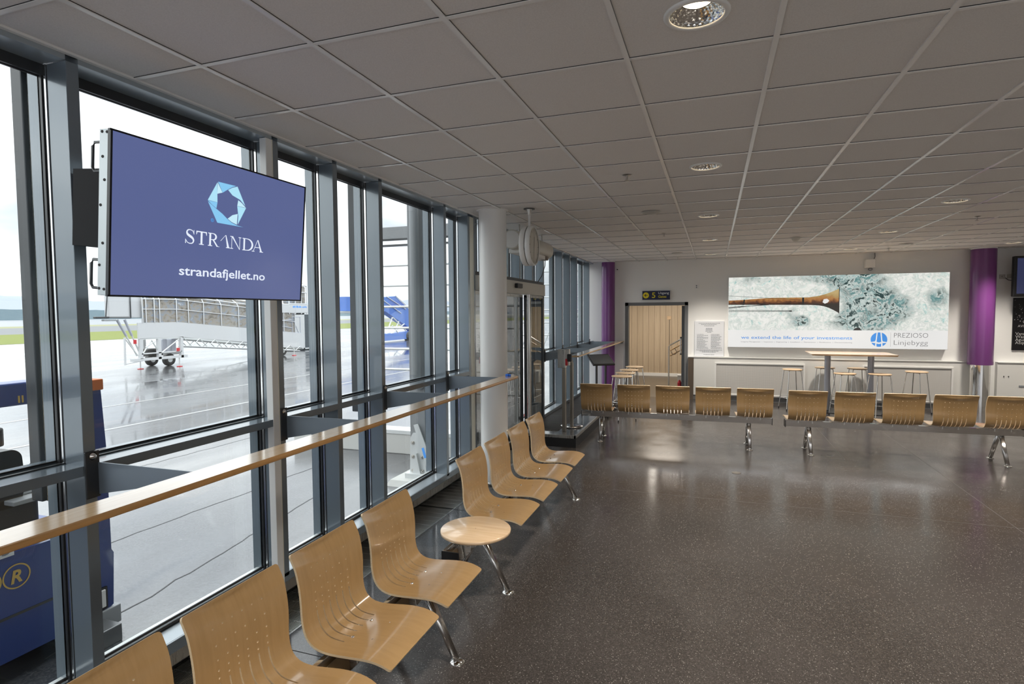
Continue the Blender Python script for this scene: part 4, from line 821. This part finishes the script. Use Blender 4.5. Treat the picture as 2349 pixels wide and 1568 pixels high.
# ================================================================== CEILING ITEMS
def downlight():
    o = empty('downlight', (0, 0, 0)); n = 48
    g = MB(); g.lathe([(.098, 0), (.100, -.006), (.116, -.006), (.121, -.001), (.121, .003)], 'white_gloss', n); g.build('trim_ring', o)
    # faceted mirror cone
    g = MB(); rings = 10; seg = 56; vv = []; fs = []
    for i in range(rings + 1):
        t_ = i / rings; r_ = .098 - .040 * t_ ** 1.4; z_ = .002 + .046 * t_
        for k in range(seg):
            a = 2 * PI * (k + .5 * (i % 2)) / seg; rr_ = r_ + (.0014 if (i + k) % 2 else 0); vv.append((rr_ * math.cos(a), rr_ * math.sin(a), z_))
    for i in range(rings):
        for k in range(seg):
            k2 = (k + 1) % seg
            if i % 2 == 0: fs += [(i * seg + k, i * seg + k2, (i + 1) * seg + k), (i * seg + k2, (i + 1) * seg + k2, (i + 1) * seg + k)]
            else: fs += [(i * seg + k, i * seg + k2, (i + 1) * seg + k2), (i * seg + k, (i + 1) * seg + k2, (i + 1) * seg + k)]
    g.add(vv, fs, 'reflector'); g.build('reflector', o)
    g = MB(); g.lathe([(0, .034), (.03, .036), (.055, .049)], 'lamp_glow', 32); g.lathe([(.055, .052), (.3, .12)], 'gasket_recess_black', 32); g.build('bulb', o)
    ld = bpy.data.lights.new('downlight', 'SPOT'); ld.energy = W_DOWN; ld.color = (1, .92, .81); ld.spot_size = math.radians(110); ld.spot_blend = 1.0; ld.shadow_soft_size = .12
    lo = bpy.data.objects.new('lamp', ld); COL.objects.link(lo); lo.parent = o; lo.location = (0, 0, -.012)
    return o
dl = downlight(); first = True
names = {(0, 1): 'large recessed downlight with a mirror cone, overhead and brightest', (0, 2): 'recessed downlight second in the long line to the doorway', (0, 3): 'recessed downlight third in the long line to the doorway', (0, 4): 'recessed downlight fourth in the long line to the doorway', (0, 5): 'recessed downlight last in the line, just before the wall with the plaque',
         (1, 3): 'recessed downlight of the second line, the one nearest the picture edge', (1, 4): 'recessed downlight of the second line, above the high table area', (1, 5): 'recessed downlight of the second line, just before the advert wall'}
for k, (x, y) in enumerate(DL):
    o = dl if first else copy_tree(dl); first = False; o.location = (x, y, CZ); i = (k // 6, k % 6)
    tag(o, names.get(i, 'recessed ceiling downlight outside the photographed part of the hall'), 'downlight', 'recessed downlights' if i in names else 'downlights beyond the picture')
for i, (x, y, d_) in enumerate(((-.68, 4.78, 'nearest to the camera, over the free floor'), (-.68, 8.48, 'over the bench before the doorway'), (-.70, 12.2, 'close to the doorway wall'), (2.98, 8.43, 'over the bench before the high table'), (2.98, 12.1, 'close to the advert wall'))):
    o = empty('sprinkler_head', (x, y, CZ), label='small ceiling sprinkler ' + d_, cat='sprinkler', group='ceiling sprinklers')
    g = MB(); g.lathe([(0, -.004), (.028, -.004), (.036, 0)], 'satin_steel', 24); g.build('cover_plate', o); g = MB(); g.tube((0, 0, -.035), (0, 0, -.003), .008, 'satin_steel', n=10); g.tube((0, 0, -.045), (0, 0, -.042), .018, 'satin_steel', n=14); g.build('head', o)
for i, (x, y, d_) in enumerate(((-.672, 6.62, 'between the clock and the third downlight'), (-.672, 11.42, 'close to the doorway wall'), (3.05, 11.4, 'close to the advert wall'))):
    g = MB(); g.lathe([(0, -.022), (.07, -.020), (.085, -.012), (.095, -.012), (.105, 0)], 'wall_grey_beige', 32); tag(g.build('ceiling_vent', loc=(x, y, CZ)), 'round flat ceiling vent ' + d_, 'ceiling vent', 'round ceiling vents')
g = MB(); g.lathe([(0, -.06), (.03, -.058), (.052, -.035), (.055, -.02), (.066, -.018), (.07, 0)], 'header_paint', 32); tag(g.build('smoke_detector', loc=(1.17, 9.75, CZ)), 'rounded grey smoke detector on the ceiling in the middle of the hall', 'smoke detector')

# ================================================================== OUTSIDE
g = MB(); g.add([(-49, -400, GZ), (-2.9, -400, GZ), (-2.9, 900, GZ), (-49, 900, GZ)], [(0, 1, 2, 3)], 'wet_asphalt'); gr = g.build('ground', fix=False); tag(gr, kind='structure')
g = MB()
for x in (-12.85, -10.25): g.box(x - .05, x + .05, -60, 120, GZ, GZ + .003, 'line_paint')
g.box(-31, -30.8, -60, 200, GZ, GZ + .003, 'line_paint'); g.build('painted_line', gr)
g = MB(); random.seed(2)
for (a, b) in (((-5.15, 2.8), (-5.0, 6.6)), ((-3.75, 2.2), (-4.25, 5.5)), ((-7.4, 3), (-7.2, 9))):
    pts = []; n = 26
    for i in range(n + 1): t_ = i / n; pts.append((a[0] + (b[0] - a[0]) * t_ + random.uniform(-.02, .02), a[1] + (b[1] - a[1]) * t_))
    for p, q in zip(pts, pts[1:]): g.add([(p[0] - .006, p[1], GZ + .002), (p[0] + .006, p[1], GZ + .002), (q[0] + .006, q[1], GZ + .002), (q[0] - .006, q[1], GZ + .002)], [(0, 1, 2, 3)], 'crack')
g.build('cracks', gr)
def strip(name, x0, x1, m, label, cat, kind='stuff', z=GZ + .01):
    g = MB(); g.add([(x0, -500, z), (x1, -500, z), (x1, 1200, z), (x0, 1200, z)], [(0, 1, 2, 3)], m); o = g.build(name, fix=False); tag(o, label, cat, kind=kind)
strip('grass', -73, -48, 'grass', 'green grass strip beyond the wet apron', 'grass')
strip('runway', -110, -73, 'runway', None, None, 'structure')
strip('dry_grass', -128, -110, 'pale_grass', 'thin yellowish grass strip beyond the runway', 'grass')
strip('water', -330, -128, 'water', 'pale calm fjord water beyond the airfield', 'water')
def ridge(name, x, y0, y1, step, hbase, hvar, m, label, cat, seed, kind, depth):
    random.seed(seed); g = MB(); ph = [random.uniform(0, 6.28) for _ in range(6)]; n = int((y1 - y0) / step); pts = []
    for i in range(n + 1):
        y = y0 + i * step; t_ = i / n; h = hbase + hvar * sum(math.sin(ph[k] + t_ * (4 + 7.3 * k)) / (1 + k * .8) for k in range(6)) / 2 + random.uniform(-1, 1) * hvar * .06; pts.append((y, max(h, hbase * .25)))
    vv = []; fs = []
    for y, h in pts: vv += [(x + depth, y, GZ - 1), (x, y, h), (x - depth * 2, y, GZ - 1)]
    for i in range(n): a = i * 3; fs += [(a, a + 3, a + 4, a + 1), (a + 1, a + 4, a + 5, a + 2)]
    g.add(vv, fs, m, False); o = g.build(name); tag(o, label, cat, kind=kind)
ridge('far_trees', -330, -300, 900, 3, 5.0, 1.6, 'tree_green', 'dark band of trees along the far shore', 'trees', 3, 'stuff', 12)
ridge('hills', -2300, -2500, 5200, 60, 92, 62, 'hazy_mountain', None, None, 11, 'structure', 500)
# exterior dark ducts on the facade
for i, (y, z0, z1) in enumerate(((1.765, 1.04, 3.2), (4.28, 1.04, 3.2), (9.55, .5, 3.4))):
    o = empty('facade_duct', (-2.95, y, 0), label=['dark vertical duct outside the glass at the blue vehicle', 'dark vertical duct outside the glass beyond the big screen', 'dark vertical duct outside the glass beyond the sliding door'][i], cat='duct', group='dark ducts outside the glass')
    g = MB(); g.bbox(-.045, .03, -.032, .032, z0, z1 - .12, 'anodised_dark', .006); g.box(.03, .034, -.012, .012, z0, z1 - .12, 'satin_steel'); g.build('duct', o)
    g = MB(); g.bbox(-.055, .055, -.045, .045, z1 - .12, z1 - .06, 'anodised_dark', .008); g.tube((0, 0, z1 - .09), (0, 0, z1 + .2), .012, 'anodised_dark'); g.build('cap', o)
# concrete column with bolted steel foot
o = empty('exterior_column', (-3.5, 6.1, GZ), label='grey concrete column outside with a bolted galvanised steel foot', cat='column')
g = MB(); g.box(.03, .23, 0, .20, .12, 5.2, 'concrete_column'); g.build('shaft', o)
g = MB(); g.path([(.17, -.09, 5.2), (.17, -.09, 1.25), (.17, -.05, 1.2), (.17, 0, 1.18)], .055, 'pipe_grey', n=20); g.build('downpipe', o)
g = MB(); P2 = [(-3.475, -.085), (-3.461, .389), (-3.425, .45), (-3.36, .45), (-3.30, .30), (-3.237, -.085)]
g.prism([(a + 3.5, b - GZ) for a, b in P2], -.022, -.001, 'galvanised', ax='y'); g.prism([(.07, .065), (.135, .36), (.20, .065)], -.06, -.022, 'galvanised', ax='y'); pl = g.build('steel_plate', o)
g = MB(); g.prism([(.10, .705), (.16, .722), (.35, .23), (.33, .14), (.29, .12)], -.05, -.035, 'galvanised', ax='y'); g.build('brace', o)
g = MB(); g.prism([(.205, .43), (.235, .44), (.27, .32), (.24, .31)], -.0515, -.0502, 'box_blue', ax='y'); g.build('label_sticker', o)
for a, b in ((.072, .48), (.072, .31), (.072, .14), (.20, .14), (.19, .31)):
    g = MB(); M = Matrix.Translation((a, -.022, b)) @ Matrix.Rotation(PI / 2, 4, 'X'); g.lathe([(0, .03), (.010, .03), (.010, .014), (.021, .014), (.021, .004), (.027, .004), (.027, 0)], 'satin_steel', 6, smooth=False, M=M); g.build('bolt', pl)
g = MB(); g.add([(-.20, -.30, -.05), (.42, -.30, -.05), (.42, .45, -.05), (-.20, .45, -.05), (-.13, -.22, .065), (.36, -.22, .065), (.36, .38, .065), (-.13, .38, .065)], [(4, 5, 6, 7), (0, 1, 5, 4), (1, 2, 6, 5), (2, 3, 7, 6), (3, 0, 4, 7)], 'concrete'); g.box(.0, .26, -.1, .25, .06, .12, 'galvanised'); g.build('footing', o)
# low concrete kerb and railing
g = MB(); g.bbox(-6.2, -3.15, 7.25, 7.5, GZ, .14, 'concrete', .01); g.bbox(-6.2, -3.15, 7.24, 7.5, .14, .20, 'galvanised', .005); tag(g.build('ramp_kerb'), 'low pale concrete kerb behind the exterior column', 'kerb')
o = empty('gangway_railing', (0, 9.3, GZ), label='steel railing of horizontal bars under a grey beam outside the glass', cat='railing')
for z in (.62, 1.01, 1.39, 1.78, 2.17, 2.56, 2.93): g = MB(); g.tube((-6.0, 0, z), (-3.1, 0, z), .022, 'galvanised', n=10); g.build('bar', o)
for x in (-6.0, -3.2): g = MB(); g.bbox(x - .03, x + .03, -.03, .03, 0, 3.5, 'galvanised', .005); g.build('post', o)
g = MB(); g.bbox(-6.1, -3.1, -.12, .12, 3.40, 3.62, 'concrete_column', .01); g.box(-6.1, -3.1, -.05, .05, 3.28, 3.31, 'anodised_dark'); g.build('beam', o)
# second gangway further off
o = empty('gangway_tower', (-5.4, 24, GZ), label='distant steel gangway with horizontal bars seen past the far window posts', cat='gangway')
for z in [.5 + .55 * k for k in range(8)]: g = MB(); g.tube((-2.6, 0, z), (2.2, 0, z), .03, 'galvanised', n=8); g.build('bar', o)
g = MB(); g.bbox(-2.8, 2.4, -.3, .3, 5.0, 5.9, 'concrete_column', .02); g.build('beam', o)
for x in (-2.6, 0, 2.2): g = MB(); g.bbox(x - .05, x + .05, -.05, .05, 0, 5, 'galvanised', .01); g.build('post', o)
g = MB()
for k in range(5): g.tube((-2.6 + .96 * k, 0, .5), (-1.64 + .96 * k, 0, 2.7), .025, 'galvanised', n=6)
g.build('bracing', o)
# traffic cone with banner near sliding door
o = empty('traffic_cone', (-3.35, 10.6, GZ), label='red and white cone outside the window beyond the sliding door', cat='cone')
g = MB(); g.lathe([(.14, .03), (.06, .45)], 'cone_red', 24); g.lathe([(.06, .45), (.03, .72), (0, .73)], 'white_gloss', 24); g.build('body', o); g = MB(); g.bbox(-.2, .2, -.2, .2, 0, .03, 'rubber', .006); g.build('base', o)
g = MB(); g.prism([(-3.42, 0.62), (-3.28, .62), (-3.24, 1.35), (-3.5, 1.35)], 10.9, 10.91, 'pink_banner', ax='y'); g.box(-3.36, -3.34, 10.895, 10.905, GZ, 1.3, 'galvanised'); tag(g.build('banner'), 'pale tapered banner standing behind the red cone', 'banner')

# ---------------- blue loader close to the glass
o = empty('belt_loader', (-3.7, 0, GZ), label='dark blue airport loading vehicle parked right outside the glass', cat='vehicle')
g = MB(); g.prism([(-1.0, .12), (2.50, .12), (2.585, .16), (2.60, .50), (2.575, .545), (2.50, .72), (-1.0, .74)], -1.5, 0, 'vehicle_blue', ax='x')
g.box(-.002, .004, -1, 2.45, .36, .375, 'anodised_dark'); body = g.build('body', o)
g = MB(); fy = 2.047; fz = .435 - GZ
for cy_ in (fy, fy - .142):
    v, ff = disc2(cy_, fz, .070, 48, .062); put2d(g, v, ff, 'gold', (0, 0, 0), (0, 1, 0), (0, 0, 1), .003)
fit_text(g, 'R', 'gold', (0, 0, 0), (0, 1, 0), (0, 0, 1), fy - .03, fy + .028, fz - .036, .072, .003, bold=.03, shear=.2); fit_text(g, 'O', 'gold', (0, 0, 0), (0, 1, 0), (0, 0, 1), fy - .172, fy - .114, fz - .036, .072, .003, bold=.03, shear=.2); g.build('ring_logo', body, fix=False)
g = MB(); g.box(0, .004, 1.70, 2.04, .71, .80, 'paper_white'); fit_text(g, '05', 'ink_grey', (0, 0, 0), (0, 1, 0), (0, 0, 1), 1.93, 2.02, .725, .055, .006, bold=.02); g.build('number_plate', body, fix=False)
g = MB(); g.bbox(.0, .015, 2.49, 2.53, .17, .285, 'white_gloss', .006); g.bbox(0, .008, 2.475, 2.545, .155, .30, 'black_plastic', .006); g.build('side_lamp', body)
g = MB(); g.bbox(.02, .19, 2.37, 2.50, .0, .11, 'tread_plate', .006); g.bbox(-.9, .02, 2.44, 2.62, .03, .15, 'grey_deck', .006); g.build('bumper', o)
g = MB(); g.bbox(-.16, .02, 2.04, 2.42, .985, 1.01, 'grey_deck', .004); g.bbox(-.14, -.08, 2.09, 2.2, 1.01, 1.035, 'galvanised', .006); g.bbox(-.14, -.08, 2.22, 2.34, 1.01, 1.04, 'galvanised', .006); g.bbox(-1.4, -.2, .4, 2.3, .72, .98, 'anodised_dark', .02); g.build('deck', o)
g = MB(); g.prism([(2.49, .5), (2.60, .5), (2.595, 1.20), (2.575, 1.58), (2.505, 1.58), (2.515, 1.20)], -.12, -.02, 'vehicle_blue', ax='x'); g.build('upright', o)
g = MB(); g.bbox(-.14, 0, -.8, 2.50, 1.545, 1.675, 'vehicle_blue', .01); g.build('boom', o)
g = MB(); g.bbox(-.13, .01, 2.50, 2.575, 1.575, 1.645, 'vehicle_orange', .006); g.build('corner_marker', o)
g = MB(); g.box(.0, .003, 2.10, 2.108, 1.56, 1.60, 'gold'); g.box(.0, .003, 2.118, 2.126, 1.56, 1.60, 'gold'); g.build('stripes', o)
g = MB(); pts = []; 
for k in range(9): a = PI / 2 * k / 8; pts.append((2.09 - .06 + .06 * math.sin(a), 1.25 + .06 * math.cos(a)))
g.prism([(1.5, .98), (1.5, 1.31)] + pts + [(2.10, 1.10), (2.07, .98)], -.16, -.06, 'black_plastic', ax='x', M=Matrix.Translation((0, .05, -.02))); g.build('driver_seat', o)
g = MB(); g.path([(-.1, 1.95, .99), (-.1, 2.08, 1.07), (-.1, 2.24, 1.20)], .010, 'black_plastic'); g.tube((-.1, 1.95, .98), (-.1, 2.02, 1.03), .022, 'black_plastic'); g.build('lever', o)
for y in (.2, 1.9):
    g = MB(); M = Matrix.Translation((-.25, y, .25)) @ Matrix.Rotation(PI / 2, 4, 'Y'); g.lathe([(0, .09), (.12, .09), (.14, .1), (.24, .1), (.25, .06), (.25, -.06), (.24, -.1), (0, -.1)], 'tyre', 36, M=M); g.build('wheel', o)
# red and dark vehicle sliver at the picture edge
o = empty('tow_tractor', (-9.0, 4.2, GZ), label='red and dark tail of a vehicle cut by the picture edge outside', cat='vehicle')
g = MB(); g.bbox(-1.2, 0, -2.2, .69, .55, 1.0, 'red_plastic', .08); g.build('body', o); g = MB(); g.bbox(-1.2, .02, -2.2, .72, .3, .56, 'black_plastic', .03); g.build('bumper', o)
for y in (-1.6, .2): g = MB(); M = Matrix.Translation((0, y, .25)) @ Matrix.Rotation(PI / 2, 4, 'Y'); g.lathe([(0, .0), (.25, 0), (.25, -.2), (0, -.2)], 'tyre', 28, M=M); g.build('wheel', o)

# ---------------- white boarding ramp, about 20 m out
o = empty('boarding_ramp', (-20, 0, GZ), label='white mobile boarding ramp with a glazed walkway on the wet apron', cat='boarding ramp')
K = -GZ; D_ = -2.0
g = MB(); g.prism([(15.30, 1.02 + K), (16.94, 1.03 + K), (20.96, .60 + K), (24.3, .10 + K), (24.3, .90 + K), (20.99, 1.235 + K), (16.96, 1.617 + K), (15.30, 1.617 + K)], -.05, 0, 'vehicle_white', ax='x'); g.prism([(17.4, 1.0 + K), (20.96, .60 + K), (24.3, .10 + K), (24.3, .90 + K), (20.99, 1.235 + K), (17.4, 1.57 + K)], D_, D_ + .05, 'vehicle_white', ax='x'); g.build('side_wall', o)
g = MB()
def top_at(y, base): return base[0] if y < 16.96 else base[0] + (base[1] - base[0]) * (y - 16.96) / (20.99 - 16.96)
TOP = (2.50, 2.165); MID = (2.12, 1.752); LOW = (1.617, 1.235)
ysl = [15.5, 15.64, 15.98, 16.2, 16.93, 17.47, 18.2, 19.1, 20.05, 20.97, 21.9, 22.9, 23.7]
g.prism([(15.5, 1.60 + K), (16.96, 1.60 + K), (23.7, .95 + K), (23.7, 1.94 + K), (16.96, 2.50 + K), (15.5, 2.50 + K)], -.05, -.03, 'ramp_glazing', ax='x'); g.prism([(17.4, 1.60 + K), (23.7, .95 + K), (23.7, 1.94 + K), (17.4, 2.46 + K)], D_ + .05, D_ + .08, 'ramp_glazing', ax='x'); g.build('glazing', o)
for y in ysl:
    g = MB(); zt = top_at(y, TOP) + K; zl = top_at(y, LOW) + K; g.path([(0, y, zl), (0, y, zt), (-.10, y, zt + .16), (-.3, y, zt + .28), (-.8, y, zt + .34)], .022, 'vehicle_white', n=6); g.build('frame_post', o)
g = MB()
for B_, r_ in ((MID, .018), (TOP, .02)):
    g.path([(0, 15.5, B_[0] + K), (0, 16.96, B_[0] + K), (0, 20.99, B_[1] + K), (0, 23.7, top_at(23.7, B_) + K)], r_, 'vehicle_white', n=6)
g.path([(-.10, 16.96, TOP[0] + .16 + K), (-.10, 23.7, top_at(23.7, TOP) + .16 + K)], .03, 'vehicle_white', n=6); g.build('frame_rail', o)
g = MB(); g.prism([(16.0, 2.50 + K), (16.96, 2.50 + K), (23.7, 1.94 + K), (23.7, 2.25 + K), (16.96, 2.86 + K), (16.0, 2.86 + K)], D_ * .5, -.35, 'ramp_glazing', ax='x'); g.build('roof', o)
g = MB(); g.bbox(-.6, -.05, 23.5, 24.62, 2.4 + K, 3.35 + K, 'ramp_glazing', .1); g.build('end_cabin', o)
g = MB()
for y in (23.3, 23.75, 24.2, 24.62): g.path([(0, y, 1.9 + K), (0, y, 3.3 + K), (-.2, y, 3.5 + K), (-1.0, y, 3.55 + K)], .03, 'vehicle_white', n=6)
for z in (2.42, 3.0, 3.35): g.path([(0, 23.3, z + K), (0, 24.62, z + K)], .03, 'vehicle_white', n=6)
g.build('end_cabin_frame', o)
g = MB(); g.bbox(-.2, 0.02, 22.6, 24.72, 1.96 + K, 2.42 + K, 'vehicle_white', .02); bd = g.build('name_board', o)
g = MB(); random.seed(5); y = 23.55
while y < 24.55: w_ = random.uniform(.05, .12); g.box(.021, .024, y, y + w_, 2.22 + K, 2.22 + random.uniform(.05, .10) + K, 'box_blue'); y += w_ + .03
g.build('blue_lettering', bd)
g = MB()
for p, q in (((22.4, 1.9), (22.4, .95)), ((22.8, 1.6), (23.5, 1.6)), ((23.5, 1.75), (23.5, .8)), ((22.9, 1.75), (22.9, 1.0)), ((23.5, 1.75), (24.1, 1.75)), ((23.6, 1.6), (24.0, .85)), ((22.4, 1.35), (23.5, 1.2)), ((24.1, 1.75), (24.1, .8)), ((22.4, 1.05), (24.2, .92))): g.tube((-.02, p[0], p[1] + K), (-.02, q[0], q[1] + K), .022, 'grey_post', n=6)
g.build('hand_rail', o)
g = MB()       # chassis
for y, w_, z0, z1 in ((15.40, .055, .28, 1.02), (16.14, .06, .22, 1.0), (17.12, .055, .2, 1.0)):
    g.box(-.1, .02, y - w_, y + w_, z0 + K, z1 + K, 'vehicle_white'); g.box(D_, D_ + .12, y + 1.6 - w_, y + 1.6 + w_, z0 + K, z1 + K, 'vehicle_white')
g.box(-.1, .02, 15.03, 17.35, .20 + K, .30 + K, 'vehicle_white'); g.box(D_, D_ + .12, 16.8, 18.6, .20 + K, .30 + K, 'vehicle_white'); g.add([(0, 15.03, .25 + K), (0, 15.13, .25 + K), (D_, 16.9, .25 + K), (D_, 16.8, .25 + K)], [(0, 1, 2, 3)], 'vehicle_white'); g.box(-.1, .02, 15.4, 17.1, .44 + K, .48 + K, 'vehicle_white')
g.box(-.08, .0, 15.35, 17.2, .99 + K, 1.03 + K, 'galvanised'); g.build('chassis', o)
g = MB()
for p, q in (((15.5, .48), (15.85, .95)), ((15.85, .95), (16.1, .55)), ((16.25, .45), (17.05, .95)), ((15.6, .7), (16.0, .9))): g.tube((-.04, p[0], p[1] + K), (-.04, q[0], q[1] + K), .022, 'galvanised', n=6)
g.build('chassis_brace', o)
g = MB(); g.bbox(-.7, -.2, 15.85, 16.3, .35 + K, .62 + K, 'black_plastic', .05); g.bbox(-.7, -.4, 16.6, 16.8, .4 + K, .95 + K, 'grey_post', .02); g.bbox(-.7, -.4, 17.0, 17.2, .4 + K, .95 + K, 'grey_post', .02); g.build('drive_unit', o)
g = MB(); N = 9
for side in (0, D_):
    ofs = 0 if side == 0 else 1.5
    g.path([(side, 17.15 + ofs, .66 - .14 * (ofs > 0) + K), (side, 24.0, .02 + K)], .025, 'vehicle_white', n=6)
    for k in range(N * 2):
        y0 = 17.2 + k * .38; y1 = y0 + .38
        if y0 < 17.1 + ofs: continue
        zt = lambda y: 1.0 - (y - 17.15) * .107; zb = lambda y: .66 - (y - 17.15) * .093
        if k % 2: g.tube((side, y0, zb(y0) + K), (side, y1, zt(y1) + K), .018, 'galvanised', n=5)
        else: g.tube((side, y0, zt(y0) + K), (side, y1, zb(y1) + K), .018, 'galvanised', n=5)
g.build('lower_truss', o)
g = MB(); g.prism([(17.15, .94 + K), (24.2, .10 + K), (24.2, .15 + K), (17.15, 1.02 + K)], D_ * .6, 0, 'galvanised', ax='x'); g.build('deck', o)
for (x, y) in ((-.8, 17.18), (-1.5, 16.98), (-.2, 22.95), (-1.8, 23.6)):
    g = MB(); M = Matrix.Translation((x, y, .25)) @ Matrix.Rotation(PI / 2, 4, 'Y'); g.lathe([(0, .05), (.09, .05), (.12, .09), (.23, .09), (.25, .05), (.25, -.07), (0, -.09)], 'tyre', 36, M=M); wl = g.build('wheel', o)
    g = MB(); g.lathe([(0, .06), (.08, .06), (.11, .085)], 'galvanised', 24, M=M); g.build('hub', wl)
for (x, y) in ((-.55, 15.76), (-.02, 17.0), (.4, 23.1)):
    g = MB(); g.tube((x, y, .03), (x, y, .4), .02, 'galvanised', n=8); jk = g.build('jack', o); g = MB(); g.lathe([(0, .03), (.10, .02), (.11, 0), (0, 0)], 'red_plastic', 20, c=(x, y, 0)); g.build('jack_foot', jk)
g = MB(); g.box(.02, .06, 16.85, 16.97, .47 + K, .60 + K, 'red_plastic'); g.box(.0, .04, 15.1, 15.2, .85 + K, 1.0 + K, 'red_plastic'); g.build('red_marker', o)
g = MB(); g.bbox(-.22, 0, 14.24, 15.02, 1.82 + K, 2.62 + K, 'vehicle_white', .04); g.bbox(-.5, -.1, 15.10, 15.55, 1.80 + K, 2.70 + K, 'vehicle_white', .03); cab = g.build('cab', o)
g = MB()
for p, q in (((14.12, 1.84), (14.2, 2.6)), ((14.2, 2.62), (15.0, 2.62)), ((15.03, 1.8), (15.03, 2.65)), ((14.12, 1.82), (15.03, 1.80))): g.tube((.02, p[0], p[1] + K), (.02, q[0], q[1] + K), .02, 'anodised_dark', n=6)
g.build('cab_edge', cab)
g = MB(); g.bbox(-.1, .05, 13.76, 14.24, 1.79 + K, 1.86 + K, 'anodised_dark', .02); g.bbox(-.12, .03, 14.05, 14.5, 1.70 + K, 1.76 + K, 'grey_deck', .02); g.build('bumper_roll', o)
for y0, y1 in ((14.60, 15.30), (14.88, 15.44)):
    g = MB(); ym = y0 + (y1 - y0) * .45; zm = 1.74 - (1.74 - .44) * .45; g.tube((-.1, y0, 1.74 + K), (-.1, ym, zm + K), .045, 'grey_post', n=10); g.tube((-.1, ym, zm + K), (-.1, y1, .40 + K), .028, 'galvanised', n=8); g.build('hydraulic_strut', o)
g = MB(); g.tube((0, 14.78, 1.1 + K), (0, 14.76, .1 + K), .035, 'vehicle_white', n=8); g.tube((0, 14.78, .14 + K), (0, 15.9, .26 + K), .02, 'vehicle_white', n=6); g.tube((0, 14.80, 1.05 + K), (0, 15.25, .42 + K), .02, 'galvanised', n=6); g.build('tow_frame', o)
# dark corrugated container at the ramp end
o = empty('corrugated_container', (-22, 26.75, GZ), label='dark corrugated box with a white frame standing behind the white ramp', cat='container')
g = MB(); g.box(-1.5, 0, .06, 2.3, .12, 2.02, 'corrugated'); g.build('panel', o); g = MB(); g.box(-1.55, .02, 0, .08, .05, 2.1, 'vehicle_white'); g.box(-1.55, .02, 0, 2.35, 2.02, 2.12, 'vehicle_white'); g.box(-1.55, .02, 0, 2.35, .05, .12, 'vehicle_white'); g.box(-1.55, .02, 2.3, 2.38, .05, 2.1, 'vehicle_white'); g.build('frame', o)
# blue boarding stairs
o = empty('boarding_stairs', (-22, 0, GZ), label='blue mobile boarding stairs with a white letter on the apron', cat='boarding stairs')
g = MB(); g.prism([(30.8, 2.07 + K), (33.5, 2.0 + K), (35.4, 2.05 + K), (38.6, .85 + K), (39.8, .3 + K), (40.4, .5 + K), (40.4, 1.4 + K), (36.8, 3.15 + K), (35.5, 3.05 + K), (30.8, 2.97 + K)], -.5, 0, 'stair_blue', ax='x'); g.build('stair_side', o)
g = MB(); fit_text(g, 'SAS', 'vehicle_white', (0, 0, 0), (0, 1, 0), (0, 0, 1), 32.05, 34.6, 2.2 + K, .62, .02, bold=.02, shear=.3); g.build('white_letters', o, fix=False)
g = MB(); g.bbox(-.5, .1, 30.3, 33.6, 1.93 + K, 2.05 + K, 'grey_deck', .02); g.build('platform', o)
g = MB()
for p, q in (((35.5, 3.1), (38.2, 2.2)), ((36.7, 3.2), (40.2, 1.6)), ((34.6, 3.0), (37.5, 1.9))): g.tube((.05, p[0], p[1] + K), (.05, q[0], q[1] + K), .03, 'vehicle_white', n=6)
g.build('hand_rail', o)
g = MB()
for p, q in (((36.3, 1.6), (35.3, .1)), ((36.4, 1.6), (38.2, .6)), ((35.5, .2), (38.0, 1.1)), ((36.3, 1.0), (37.3, .3)), ((37.2, 1.3), (36.2, .2))): g.tube((.0, p[0], p[1] + K), (0, q[0], q[1] + K), .05, 'galvanised', n=6)
g.build('support_leg', o)
g = MB(); g.prism([(32.2, .05 + K), (33.0, -.05 + K), (40.5, -.05 + K), (40.5, .55 + K), (36.5, .45 + K), (35.2, .45 + K), (34.2, 1.0 + K), (32.7, .9 + K)], -.6, .05, 'stair_blue', ax='x'); g.build('chassis', o)
for y in (33.3, 38.5):
    g = MB(); M = Matrix.Translation((-.1, y, .32)) @ Matrix.Rotation(PI / 2, 4, 'Y'); g.lathe([(0, .16), (.32, .16), (.32, -.1), (0, -.1)], 'tyre', 28, M=M); g.build('wheel', o)
